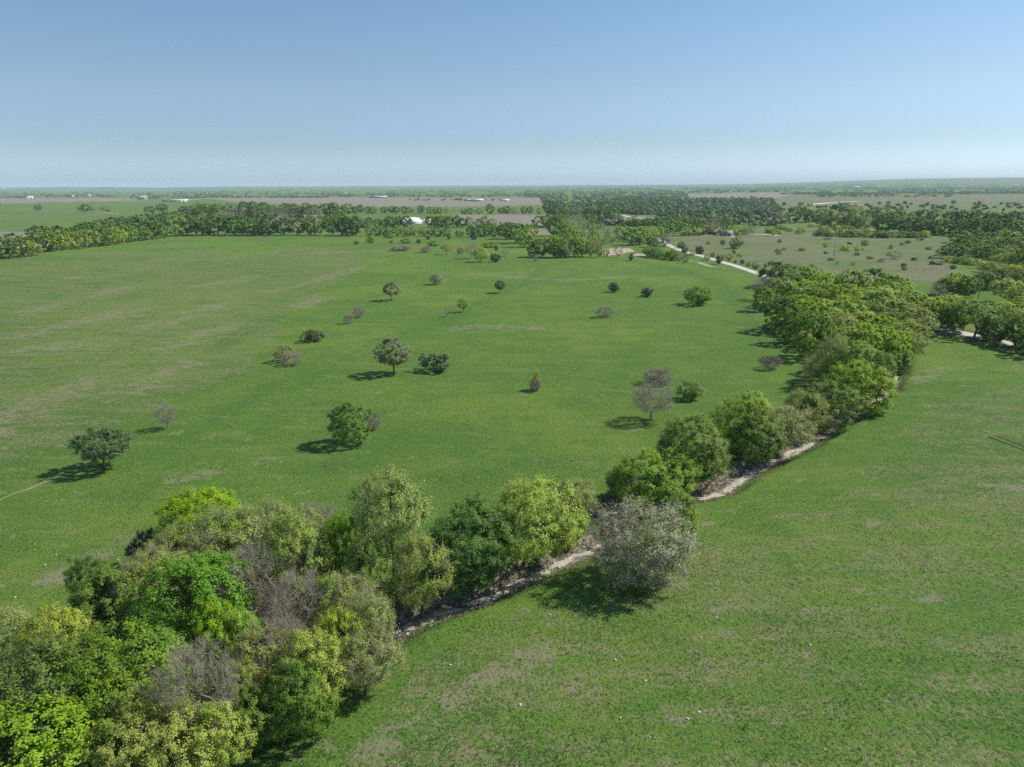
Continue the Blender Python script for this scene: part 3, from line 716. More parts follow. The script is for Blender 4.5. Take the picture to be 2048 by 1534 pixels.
# coarse grass and dead stalks along the creek banks
k = rng.integers(0, nck - 2, 9000); T_ = np.gradient(ck, axis=0); T_ /= np.linalg.norm(T_, axis=1, keepdims=True)
sd_ = np.where(rng.random(9000) < .72, -1, 1); of_ = np.where(sd_ < 0, rng.uniform(1.0, 4.4, 9000), rng.uniform(1.1, 3.2, 9000)) * sd_
x = ck[k, 0] + T_[k, 1] * of_; y = ck[k, 1] - T_[k, 0] * of_
V, F = tuft_mesh(9000, x, y, rng.uniform(.2, .6, 9000), 7, rng, .02, .8)
link("bank_grass", mesh_np("bank_grass", V, [F], [M['tuft_d']], None), kind="stuff", label="coarse dry grass hanging over the creek banks")
for i, (a, b_) in enumerate([(112, 1110), (90, 1130), (150, 1135), (175, 1165), (30, 1195), (118, 1222), (270, 958), (600, 972), (700, 945), (815, 950), (848, 962), (640, 1145), (560, 925), (1240, 1436), (1375, 1438), (1398, 1425), (1510, 1240), (1545, 1280),
                             (1420, 1240), (1432, 1236), (1402, 1275), (1660, 1180), (1860, 983), (1585, 968), (1795, 1020), (1980, 1265), (1936, 1318), (1290, 1362), (1650, 1500), (1300, 1475), (1620, 1290), (1852, 742), (1163, 930), (1120, 720),
                             (1010, 1075), (1028, 1082), (986, 1180), (1230, 1320), (900, 1330), (1040, 1410), (1100, 1230), (70, 1100), (236, 1120), (1720, 1370), (1900, 1440)]):
    gxp, gyp, gzp = ground(a, b_)
    if i == 0 or i % 9 == 0:
        V, F = rock_mesh(1, np.zeros((1, 3)), np.array([.15]), rng, .5); rk_me = mesh_np("rock", V, [F], [M['limerock']])
    side = 'left' if (a < 860 and b_ < 1300) or (b_ < 960 and a < 1500) else 'right'
    link("rock", rk_me, None, (gxp, gyp, gzp + .03), category="rock", group="pale rocks " + side + " of the creek").rotation_euler = (0, 0, i)
    o = scene.objects[-1] if False else [q for q in scene.collection.objects][-1]
    o.scale = [rnd.uniform(.7, 1.5)] * 3
    o['label'] = "small pale limestone rock lying in the short grass " + side + " of the creek"

# ------------------------------------------------------------------ trees and shrubs, near ones first
CREEKTREES = "trees lining the dry creek"
NEAR = [  # crown-centre x, y, crown width px, kind, height m, zc, label
    (40, 1500, 235, 'bright', 9.5, .55, "rounded bright green tree at the bottom left corner, nearest the camera"),
    (95, 1375, 220, 'mid', 11, .58, "broad mid green tree just behind the corner tree, at the left frame edge"),
    (235, 1335, 235, 'mid', 11.5, .58, "big mid green tree left of the leafless grey one in the creek grove"),
    (215, 1425, 190, 'mid', 8.5, .55, "mid green tree between the corner tree and the leafless grey tree"),
    (320, 1300, 120, 'emerald', 10, .6, "vivid green tree touching the left side of the leafless grey tree"),
    (105, 1290, 120, 'yellow', 9, .6, "light yellow-green tree at the grove's left rim beside open grass"),
    (20, 1290, 110, 'olive', 8, .55, "thin greyish tree at the left frame edge by the open grass"),
    (275, 1445, 110, 'olive', 7.5, .5, "low thin-leaved tree below the big mid green tree"),
    (395, 1385, 125, 'bare', 11.5, .58, "large leafless grey tree in the middle of the creek grove"),
    (360, 1490, 150, 'yellow', 7.5, .5, "pale yellow-green tree at the bottom edge below the leafless grey tree"),
    (270, 1520, 140, 'yellow', 7, .5, "yellow-green tree cut by the bottom edge right of the corner tree"),
    (435, 1480, 110, 'yellow', 7, .5, "small yellow-green tree at the grove's bottom right by the pasture"),
    (150, 1500, 90, 'olive', 6.5, .5, "small thin tree squeezed right of the corner tree"),
    (400, 1195, 185, 'emerald', 12, .6, "vivid emerald tree standing out of the grove's grey middle"),
    (228, 1205, 135, 'mid', 9, .55, "mid green tree on the grove's upper left rim"),
    (190, 1170, 80, 'dark', 8, .55, "small darker tree on the grove's upper left tip"),
    (310, 1165, 140, 'olive', 9.5, .6, "greyish thin-leaved tree between the rim trees and the emerald one"),
    (405, 1040, 155, 'bright', 11, .6, "rounded golden green tree standing apart above the grove"),
    (372, 1108, 130, 'olive', 9, .58, "thin olive tree directly below the rounded golden green tree"),
    (465, 1085, 170, 'olive', 11, .6, "wide thin-leaved tree right of the rounded golden green tree"),
    (545, 1065, 120, 'olive', 11, .62, "pale sprouting tree at the top middle of the grove"),
    (625, 1065, 120, 'bare', 10.5, .62, "thin nearly leafless tree at the grove's upper right rim"),
    (590, 1110, 160, 'bright', 12.5, .62, "bright green tree on the top middle of the grove"),
    (685, 1092, 90, 'emerald', 10.5, .6, "small vivid green tree next to the bright green treetop"),
    (510, 1165, 140, 'bare', 10.5, .6, "leafless tree between the emerald tree and the bright green treetop"),
    (600, 1215, 120, 'bare', 10, .6, "leafless grey tree low in the right half of the grove"),
    (470, 1270, 100, 'bright', 9, .6, "rounded yellowish green tree below the emerald tree"),
    (425, 1265, 90, 'bright', 9, .6, "bright green tree joined to the left of a rounded yellowish one"),
    (560, 1290, 100, 'bare', 9.5, .58, "grey bare tree above the half-bare one in the lower grove"),
    (520, 1325, 130, 'olive', 8.5, .55, "half-bare tree in the lower middle of the grove"),
    (660, 1195, 95, 'yellow', 10.5, .62, "pale yellow tree rising from the grove's grey right half"),
    (740, 1130, 105, 'yellow', 10.5, .62, "yellow-green tree left of the tall slender tree"),
    (700, 1195, 120, 'olive', 10, .6, "thin greyish tree left of the creek's first bend"),
    (735, 1255, 100, 'olive', 9, .55, "olive tree at the creek end nearest the grove"),
    (728, 1330, 120, 'olive', 7.0, .5, "grey-green spreading tree at the grove's right corner by the pasture"),
    (625, 1345, 130, 'yellow', 9, .55, "yellow-green tree at the grove's lower right above its shadow"),
    (680, 1285, 95, 'yellow', 8.5, .58, "light yellow tree just above the grove's lower right corner"),
    (590, 1405, 125, 'mid', 8, .5, "green tree at the grove's lower edge overhanging the shadow"),
    (470, 1390, 80, 'bright', 7.5, .55, "narrow bright tree right beside the leafless grey tree"),
    (510, 1440, 110, 'mid', 6, .5, "low green tree at the lower edge in front of the shadowed grass"),
    (300, 1095, 65, 'juniper', 5, .5, "dark bluish evergreen bush on the grove's upper left edge"),
    (272, 1122, 45, 'juniper', 3.8, .5, "smaller dark evergreen bush at the grass edge of the grove"),
    (780, 1012, 150, 'slender', 17, .74, "tall slender yellow-green tree standing above the others by the creek"),
    (840, 1132, 112, 'olive', 11, .55, "thin yellow-green tree between the slender tree and the dark round one"),
    (932, 1085, 165, 'dark', 11.5, .52, "dense dark green round tree on the creek bank"),
    (1062, 1018, 178, 'yellow', 13, .6, "broad golden yellow-green tree in the middle of the creek bank"),
    (1150, 1000, 80, 'olive', 7.5, .55, "small sparse tree right of the broad yellow-green one"),
    (1135, 1060, 60, 'dark', 3.6, .5, "small dark shrubby tree where the creek turns"),
    (1286, 1085, 184, 'silver', 11, .5, "large silvery grey blossoming tree standing on the pasture side"),
    (1362, 1040, 62, 'bright', 9, .55, "narrow bright lime tree right behind the silvery tree"),
    (1298, 945, 165, 'bright', 9.5, .55, "domed yellow-green tree behind the silvery blossoming tree"),
    (1240, 965, 60, 'olive', 5.5, .5, "sparse brown shrubby tree left under the domed tree"),
    (1380, 895, 140, 'mid', 12.2, .55, "full mid green tree right of the domed yellow-green one"),
    (1492, 832, 112, 'bright', 11.5, .6, "bright topped tree leaning left over the creek shadow"),
    (1562, 848, 120, 'olive', 10, .5, "spreading thin-leaved tree touching the bright topped one"),
    (1512, 875, 110, 'mid', 8.5, .5, "dense lower tree in front of the bright topped one"),
    (1655, 795, 105, 'mid', 11, .55, "light green tree leaning over the creek's upper bend"),
    (1610, 820, 80, 'olive', 9, .5, "half-bare tree left of the one at the upper bend"),
    (1720, 758, 118, 'bright', 12.5, .58, "yellow-green tree with a bare visible trunk at the creek head"),
    (1650, 735, 75, 'olive', 8, .5, "thin pale tree at the lower left tip of the right thicket"),
    (1784, 722, 60, 'dark', 9, .5, "dark slanting tree on the thicket's pasture side"),
]
for cx, cy_, w, kd, h, zc, lab in NEAR:
    if kd == 'juniper': place_c(cx, cy_, w, kd, h, lab, zc, name='juniper', cat='bush', group=CREEKTREES)
    else: place_c(cx, cy_, w * 1.0, kd, h, lab, zc, group=CREEKTREES)

# lone trees and shrubs in the pasture: base px, height px, width px
LONE = [
    (210, 938, 78, 84, 'oak', "dark dense lone tree casting a shadow across the footpath"),
    (337, 857, 48, 34, 'bare', "small pale leafless tree leaning beside the footpath"),
    (697, 887, 80, 82, 'mid', "leaning olive-green tree alone in the middle pasture"),
    (742, 858, 38, 36, 'bshrub', "wispy grey shrub right of the leaning olive-green tree"),
    (567, 723, 36, 36, 'oshrub', "grey shrub with a green top, left of a joined pair"),
    (586, 730, 27, 36, 'bshrub', "round grey shrub, right of a joined pair"),
    (627, 682, 24, 38, 'dshrub', "low dark green shrub between two pairs of grey shrubs"),
    (697, 647, 21, 19, 'bshrub', "small purple-grey shrub, lower one of a diagonal pair"),
    (719, 635, 25, 22, 'bshrub', "small purple-grey shrub, upper one of a diagonal pair"),
    (788, 747, 70, 68, 'sage', "silvery green tree at the centre of the pasture"),
    (876, 741, 34, 60, 'dshrub', "very dark clumped shrub right of the silvery green tree"),
    (782, 600, 34, 34, 'sage', "grey-green tree with a short trunk left of the pasture swale"),
    (873, 569, 21, 25, 'silver', "pale whitish small tree in the upper middle pasture"),
    (927, 624, 26, 20, 'olive', "small grey tree beside the green swale"),
    (895, 633, 15, 14, 'bare', "tiny bare tree left of a small grey one by the swale"),
    (1000, 586, 23, 20, 'oak', "small dark tree above the green swale"),
    (1071, 781, 26, 27, 'bshrub', "grey shrub with lime sprouts alone right of the centre"),
    (1302, 840, 74, 76, 'bare', "leafless grey tree with a round crown and visible trunk"),
    (1318, 768, 34, 54, 'bshrub', "wide grey leafless thicket behind the round leafless tree"),
    (1381, 799, 38, 46, 'gshrub', "round green shrub right of the leafless tree"),
    (1540, 738, 30, 34, 'bshrub', "grey fan-shaped shrub left of the right thicket"),
    (1396, 609, 36, 52, 'gshrub', "large rounded green bush in the upper right pasture"),
    (1294, 594, 19, 20, 'dshrub', "small dark shrub left of the large rounded bush"),
    (1228, 584, 20, 18, 'dshrub', "small dark shrub topped with pale twigs, upper middle"),
    (1208, 634, 24, 34, 'bshrub', "low grey leafless thicket below two small dark shrubs"),
    (1604, 700, 35, 36, 'olive', "small grey-green tree standing off the thicket's left side"),
    (1524, 622, 46, 38, 'mid', "upright olive-green tree at the thicket's upper left corner"),
    (742, 486, 14, 14, 'gshrub', "dark round bush near the left of the far pasture bushes"),
    (713, 489, 9, 10, 'oshrub', "tiny grey bush, leftmost of the far pasture bushes"),
    (801, 501, 12, 36, 'bshrub', "wide flat grey thicket among the far pasture bushes"),
    (783, 486, 6, 8, 'oshrub', "tiny bush above the wide flat grey thicket"),
    (811, 487, 11, 18, 'gshrub', "green-grey bush just beyond the wide flat grey thicket"),
    (837, 486, 8, 9, 'dshrub', "tiny dark round bush right of the flat grey thicket"),
    (850, 505, 15, 20, 'bshrub', "pointed grey thicket left of the golden tree"),
    (868, 492, 11, 22, 'gshrub', "spreading green bush beyond the golden tree"),
    (893, 509, 22, 26, 'gold', "small golden-yellow tree in the far pasture"),
    (921, 508, 15, 12, 'bshrub', "upright grey shrub right of the golden tree"),
    (944, 517, 33, 28, 'bare', "grey-brown tree, tallest among the far pasture bushes"),
    (961, 524, 27, 28, 'yellow', "small green tree in front of the tallest grey-brown one"),
    (992, 524, 17, 20, 'dshrub', "dark shrub right of the small green tree"),
    (1011, 513, 13, 15, 'bare', "bare broken snag right of the dark shrub"),
    (978, 495, 11, 28, 'gshrub', "long dark bush beyond the broken snag"),
    (993, 500, 9, 8, 'dshrub', "tiny dark bush beside the long dark bush"),
    (1071, 524, 16, 9, 'bshrub', "thin grey shrub in front of the centre wood's left end"),
    (779, 476, 11, 18, 'gshrub', "dark bush against the far pasture tree row"),
    (857, 479, 8, 8, 'dshrub', "tiny dark bush at the pasture's far edge, left one"),
    (898, 478, 8, 7, 'dshrub', "tiny dark bush at the pasture's far edge, middle one"),
    (948, 479, 9, 12, 'dshrub', "dark red-brown bush at the pasture's far edge, right one"),
    (1262, 521, 15, 9, 'dshrub', "small upright dark shrub before the bare pink soil"),
    (1372, 525, 20, 13, 'bshrub', "upright grey shrub at the right end of the hedge clump"),
    (1788, 518, 16, 26, 'bare', "low spreading bare tree in the scrubby right field"),
    (1687, 501, 14, 20, 'yshrub', "yellow-green shrub right of the field's power pole"),
    (1715, 502, 9, 10, 'yshrub', "small yellowish shrub second from the field's power pole"),
    (1730, 491, 12, 12, 'oshrub', "grey-yellow shrub beyond the spreading bare tree"),
    (1815, 487, 8, 8, 'dshrub', "tiny dark bush at the scrub field's far side"),
    (1807, 533, 7, 8, 'dshrub', "tiny dark bush in the brown patch, left one"),
    (1864, 529, 8, 9, 'dshrub', "tiny dark bush in the brown patch, middle one"),
    (1906, 538, 8, 9, 'dshrub', "tiny dark bush in the brown patch, right one"),
    (1880, 511, 16, 14, 'gshrub', "green bush left of the right-hand wood"),
    (1470, 497, 22, 27, 'mid', "rounded green tree alone beyond the gravel road"),
    (1445, 491, 12, 9, 'oak', "small dark tree left of the rounded green one beyond the road"),
    (1417, 488, 7, 9, 'yshrub', "tiny yellow bush beyond the gravel road"),
    (1467, 509, 12, 7, 'dshrub', "thin dark shrub in front of the rounded green tree"),
    (77, 421, 11, 12, 'dark', "lone dark tree in the far left green field"),
    (170, 424, 15, 16, 'dark', "dark bushy tree, left one of the far left field group"),
    (184, 423, 9, 8, 'mid', "tiny thin tree right of the dark bushy one in the far field"),
    (213, 423, 11, 17, 'olive', "grey-brown flat topped tree in the far left field"),
    (300, 425, 12, 19, 'dark', "leaning dark tree in the far left field, left of a pair"),
    (326, 424, 16, 18, 'dark', "dark forked tree in the far left field, right of a pair"),
]
for bx, by, hp, wp, kd, lab in LONE:
    place_px(bx, by, hp, wp, kd, lab, **(dict(var=1, rot=2.2) if bx == 210 else {}))
# lime sprouts on top of the lone grey shrub
place_px(1073, 779, 40, 17, 'yshrub', "lime-green sprouting bush rising behind the lone grey shrub")

def suffix(n):
    if 10 <= n % 100 <= 20: return "%dth" % n
    return "%d%s" % (n, {1: 'st', 2: 'nd', 3: 'rd'}.get(n % 10, 'th'))

ROWS = []
def row(specs, where, mode='px', what='tree'):
    """specs (x,y,h,w,kind) of plants that stand in a row or a wood; planted and labelled at the end by finish_rows()"""
    ents = []
    for s in specs:
        sp = spot_px(*s[:5]) if mode == 'px' else spot_c(s[0], s[1], s[3], s[4], s[2], .6)
        ents.append([s[0], sp, sp[3] * sp[4] / (sp[0] ** 2 + sp[1] ** 2), -20 < s[0] < 2068])
    ROWS.append((ents, where, what))
REST = []
def finish_rows(limit=300):
    sizes = sorted([e[2] for r in ROWS if r[2] == 'tree' for e in r[0]], reverse=True)
    cut = sizes[limit - NTREE[0]] if len(sizes) > limit - NTREE[0] else 0
    for ents, where, what in ROWS:
        keep = sorted([e for e in ents if what != 'tree' or e[2] > cut], key=lambda e: e[0]); REST.extend([e[1] for e in ents if what == 'tree' and e[2] <= cut])
        tot = {}; cnt = {}
        for e in keep: wd = KIND[e[1][5]][3]; tot[wd] = tot.get(wd, 0) + 1
        for e in keep:
            wd = KIND[e[1][5]][3]; cnt[wd] = cnt.get(wd, 0) + 1
            lab = "only %s %s %s" % (wd, what, where) if tot[wd] == 1 else "%s %s %s, %s such from the left" % (wd, what, where, suffix(cnt[wd]))
            plant(*e[1], lab, group=what + "s " + where)

rb_ = random.Random(42)
def jit(a, f=.12): return a * rb_.uniform(1 - f, 1 + f)
def line(pts, step, h, w, kinds, jx_=.3, jy_=.5):
    """base points along a pixel polyline"""
    out = []; P = np.array(pts, float); L = np.concatenate([[0], np.cumsum(np.linalg.norm(np.diff(P, axis=0), axis=1))]); s = step / 2
    while s < L[-1]:
        x = np.interp(s, L, P[:, 0]); y = np.interp(s, L, P[:, 1])
        out.append((x + rb_.uniform(-1, 1) * step * jx_, y + rb_.uniform(-1, 1) * jy_, jit(h, .2), jit(w, .2), rb_.choice(kinds)))
        s += step * rb_.uniform(.8, 1.2)
    return out

# the thick strand of yellow-green trees right of the creek (crown centres)
TH = [(1548, 545, 62, 'dark'), (1583, 548, 74, 'mid'), (1618, 556, 66, 'bright'), (1655, 568, 62, 'bright'), (1706, 566, 58, 'bright'), (1748, 562, 62, 'dark'), (1786, 578, 60, 'bright'),
      (1532, 572, 50, 'bare'), (1566, 580, 66, 'bright'), (1602, 582, 78, 'bright'), (1645, 592, 74, 'bright'), (1688, 596, 72, 'bright'), (1730, 592, 74, 'bright'), (1775, 600, 72, 'yellow'), (1818, 612, 62, 'bright'),
      (1566, 622, 70, 'dark'), (1600, 618, 76, 'bright'), (1640, 632, 96, 'bright'), (1690, 626, 78, 'bright'), (1735, 626, 84, 'emerald'), (1782, 634, 84, 'bright'), (1828, 640, 76, 'olive'), (1848, 618, 56, 'bright'),
      (1588, 650, 60, 'mid'), (1628, 662, 84, 'mid'), (1678, 656, 66, 'olive'), (1722, 652, 84, 'yellow'), (1768, 664, 90, 'bright'), (1812, 672, 70, 'olive'),
      (1690, 692, 78, 'bright'), (1735, 690, 82, 'bright'), (1778, 694, 70, 'bright'), (1712, 722, 84, 'bright'), (1668, 712, 56, 'olive'), (1758, 728, 64, 'mid')]
row([(x, y, rb_.uniform(10, 13.5), w * .95, k) for x, y, w, k in TH], "in the thick right-hand strand", 'c')
RR1 = [(1862, 652, 46, 48, 'bright'), (1880, 658, 50, 44, 'leggy'), (1908, 663, 54, 46, 'mid'), (1926, 662, 60, 40, 'leggy'), (1948, 674, 72, 66, 'leggy'), (1975, 678, 34, 40, 'mid'), (1990, 685, 44, 50, 'dark'),
       (2004, 676, 60, 44, 'leggy'), (2030, 692, 62, 48, 'leggy'), (2052, 698, 60, 60, 'mid'), (1895, 655, 54, 52, 'bright'), (2090, 712, 70, 70, 'mid')]
row(RR1, "along the right gravel road")
RR2 = [(1873, 600, 34, 28, 'bare'), (1888, 590, 30, 34, 'mid'), (1908, 590, 42, 44, 'bright'), (1932, 594, 40, 38, 'dark'), (1965, 578, 34, 40, 'mid'), (1990, 574, 34, 44, 'dark'), (2020, 572, 40, 48, 'yellow'), (2046, 580, 40, 40, 'mid'),
       (2016, 606, 44, 52, 'yellow'), (2046, 618, 46, 50, 'yellow'), (2010, 640, 34, 50, 'yellow'), (2044, 636, 40, 44, 'bright'), (1950, 640, 30, 50, 'yellow'), (1890, 632, 40, 50, 'yellow'), (1920, 630, 34, 50, 'bright')]
row(RR2, "beyond the right gravel road")
RR3 = [(1903, 516, 28, 36, 'dark'), (1932, 500, 28, 40, 'dark'), (1958, 506, 32, 46, 'mid'), (1985, 512, 34, 46, 'olive'), (2012, 516, 40, 50, 'mid'), (2042, 522, 44, 50, 'mid'), (2046, 556, 54, 56, 'mid'), (2010, 540, 34, 46, 'olive'),
       (1920, 486, 24, 36, 'mid'), (1948, 484, 24, 36, 'dark'), (1925, 512, 24, 40, 'mid'), (1998, 528, 36, 46, 'mid'), (2025, 534, 40, 50, 'olive'), (2030, 506, 34, 46, 'dark'), (1972, 522, 30, 40, 'dark'), (1950, 518, 26, 40, 'bright'), (2060, 540, 50, 60, 'dark'), (1975, 494, 26, 40, 'dark'), (2010, 492, 30, 44, 'bright'), (2044, 492, 30, 40, 'mid'), (1985, 545, 20, 40, 'olive')]
row(RR3, "in the right-edge wood")
row([(1900, 524, 12, 26, 'yshrub'), (1925, 527, 14, 30, 'gshrub'), (1948, 530, 13, 28, 'yshrub'), (1968, 537, 15, 28, 'yshrub')], "fronting the right-edge wood", what='shrub')
# left hedgerow along the fence
row([(-8, 518, 44, 50, 'mid'), (20, 516, 46, 56, 'mid'), (48, 512, 38, 34, 'bright'), (64, 512, 28, 28, 'olive'), (86, 504, 40, 46, 'mid'), (110, 502, 38, 44, 'bright'), (132, 498, 30, 34, 'yellow'), (152, 498, 34, 44, 'bright'), (178, 494, 32, 34, 'yellow'),
     (205, 491, 34, 42, 'mid'), (232, 488, 32, 38, 'yellow'), (252, 484, 32, 36, 'bright'), (277, 481, 34, 40, 'mid'), (303, 478, 40, 44, 'mid'), (328, 476, 40, 42, 'mid'), (355, 472, 38, 40, 'bright'), (375, 470, 34, 34, 'mid')], "in the left pasture hedgerow")
row([(82, 486, 33, 40, 'dark'), (117, 485, 32, 36, 'dark'), (150, 481, 24, 34, 'dark'), (178, 476, 30, 44, 'dark'), (205, 470, 28, 44, 'mid'), (235, 466, 30, 46, 'dark'), (262, 462, 28, 44, 'mid'), (290, 460, 30, 46, 'dark'),
     (318, 456, 28, 42, 'mid'), (342, 452, 28, 40, 'mid')], "behind the left hedgerow")
# far edge of the pasture
row(line([(392, 470), (650, 470), (735, 471)], 24, 34, 38, ['mid', 'dark', 'mid', 'dark', 'bright']), "along the far pasture edge")
row(line([(735, 472), (905, 473)], 13, 19, 17, ['mid', 'bright', 'mid', 'olive']) + line([(908, 473), (925, 473)], 12, 10, 13, ['mid']) + line([(935, 474), (1010, 474)], 13, 20, 20, ['mid', 'dark']), "in the thin row behind far bushes")
row(line([(640, 455), (800, 455), (812, 455)], 14.5, 20, 20, ['dark', 'mid']) + line([(852, 455), (995, 455)], 14.5, 20, 20, ['dark', 'mid', 'mid', 'olive', 'bright']), "in the second row beyond the pasture")
row(line([(365, 446), (480, 446), (620, 443), (680, 445)], 20, 30, 32, ['dark', 'mid', 'dark', 'bare']), "in the dark belt beyond the pasture")
row(line([(360, 428), (500, 427), (560, 428), (700, 427)], 19, 20, 26, ['dark', 'mid', 'mid']), "at the rear of the dark belt")
row(line([(700, 427), (880, 427)], 15, 15, 15, ['mid', 'dark', 'mid']) + [(840, 427, 16, 20, 'bare'), (880, 427, 12, 13, 'mid'), (893, 427, 11, 10, 'olive')], "beyond the white-roofed barn")
row([(928, 428, 10, 14, 'dark'), (940, 428, 12, 14, 'mid'), (958, 428, 12, 16, 'olive'), (981, 428, 20, 18, 'dark'), (1004, 428, 12, 18, 'mid'), (1014, 428, 16, 16, 'dark'), (1028, 428, 12, 16, 'olive'), (1048, 428, 14, 14, 'dark'), (1060, 428, 15, 14, 'dark'), (1078, 428, 12, 10, 'mid')],
    "along the mauve ploughed field")
# the wood in the middle of the picture
row([(1012, 478, 32, 36, 'dark'), (1030, 486, 38, 42, 'mid'), (1048, 494, 36, 40, 'bright'), (1058, 478, 28, 34, 'mid'), (1064, 514, 24, 22, 'dark'), (1083, 514, 36, 36, 'mid'), (1106, 515, 40, 34, 'bright'), (1118, 515, 38, 30, 'mid'), (1131, 515, 26, 26, 'silver'),
     (1150, 514, 34, 30, 'mid'), (1164, 513, 34, 30, 'bright'), (1180, 514, 34, 18, 'olive'), (1192, 514, 32, 20, 'bare'), (1200, 514, 26, 18, 'olive'), (1213, 513, 14, 12, 'mid'), (1236, 514, 24, 20, 'bare')], "fronting the centre wood")
row([(1108, 472, 38, 34, 'dark'), (1128, 484, 34, 34, 'mid'), (1140, 490, 34, 32, 'bright'), (1148, 470, 40, 30, 'bare'), (1160, 488, 26, 24, 'yellow'), (1175, 480, 36, 28, 'bare'), (1188, 465, 26, 30, 'bright'), (1190, 492, 30, 22, 'yellow'), (1205, 488, 38, 26, 'bare'),
     (1225, 486, 34, 26, 'bare'), (1243, 482, 32, 26, 'bright'), (1262, 490, 32, 36, 'mid'), (1278, 489, 34, 34, 'bright'), (1300, 486, 30, 28, 'yellow'), (1304, 494, 20, 26, 'dark'), (1318, 476, 22, 20, 'yellow'), (1330, 492, 24, 28, 'silver'), (1080, 456, 24, 30, 'mid'),
     (1096, 454, 24, 28, 'dark'), (1122, 458, 28, 30, 'mid')], "amid the centre wood")
row(line([(1100, 432), (1160, 438), (1230, 446)], 15, 24, 28, ['dark', 'mid', 'dark', 'bare']) + line([(1255, 452), (1320, 456), (1400, 452)], 16, 18, 24, ['dark', 'mid', 'bright']), "at the back of the centre wood")
row([(1333, 470, 28, 36, 'bright'), (1368, 471, 24, 28, 'bright'), (1350, 466, 24, 30, 'mid'), (1400, 470, 30, 34, 'mid'), (1420, 468, 30, 30, 'bare'), (1436, 470, 30, 26, 'bare'), (1452, 462, 26, 24, 'mid'), (1472, 470, 18, 24, 'olive'), (1488, 470, 13, 16, 'mid'), (1495, 468, 20, 16, 'bare'), (1505, 468, 18, 16, 'bare'), (1546, 472, 16, 15, 'yellow')],
    "around the small farm sheds")
row([(1297, 513, 20, 26, 'gshrub'), (1312, 515, 20, 28, 'gshrub'), (1328, 517, 20, 28, 'yshrub'), (1344, 519, 20, 28, 'gshrub'), (1358, 521, 18, 22, 'oshrub')], "in the hedge clump by the gravel road", what='shrub')
row([(1370, 505, 14, 14, 'dshrub'), (1362, 496, 14, 16, 'gshrub'), (1384, 511, 7, 9, 'oshrub'), (1399, 508, 17, 15, 'dshrub'), (1414, 521, 12, 12, 'oshrub'), (1425, 513, 9, 10, 'gshrub'), (1437, 528, 18, 11, 'dshrub'), (1445, 519, 9, 8, 'gshrub'), (1458, 522, 17, 13, 'yshrub'), (1480, 514, 8, 12, 'yshrub'),
     (1484, 528, 9, 8, 'dshrub'), (1497, 533, 9, 9, 'gshrub'), (1510, 538, 13, 13, 'gshrub'), (1470, 526, 6, 6, 'dshrub')], "along the gravel road verges", what='shrub')
# dark wood strip at the right
row(line([(1745, 462), (1850, 468), (1960, 474), (2060, 480)], 21, 30, 34, ['dark', 'dark', 'mid']) + line([(1640, 452), (1740, 458)], 17, 24, 26, ['dark', 'mid', 'olive']), "fronting the dark right-hand wood")
row(line([(1560, 447), (1700, 440), (1800, 448), (2060, 455)], 21, 26, 32, ['dark', 'mid', 'dark', 'olive']), "at the rear of the dark right-hand wood")
row(line([(1630, 471), (1700, 474), (1770, 476), (1860, 475)], 15, 13, 19, ['gshrub', 'yshrub', 'dshrub', 'gshrub']), "in the bushy scrub field strip", what='shrub')
sc_ = []
for _ in range(26):
    x = rb_.uniform(1520, 1740); y = rb_.uniform(453, 468) ; sc_.append((x, y, rb_.uniform(6, 11), rb_.uniform(10, 17), rb_.choice(['yshrub', 'yshrub', 'oshrub'])))
row(sc_, "scattered before the dark right-hand wood", what='shrub')

sc_ = []
for _ in range(46):
    x = rb_.uniform(1400, 1900); y = rb_.uniform(478, 548)
    if y > 476 + (x - 1400) * .30 + 22 and x < 1620: continue
    if x > 1540 and y > 540: continue
    sc_.append((x, y, rb_.uniform(4, 9), rb_.uniform(6, 13), rb_.choice(['yshrub', 'oshrub', 'bshrub', 'gshrub', 'dshrub', 'oshrub'])))
row(sc_, "dotted over the scrubby right field", what='shrub')

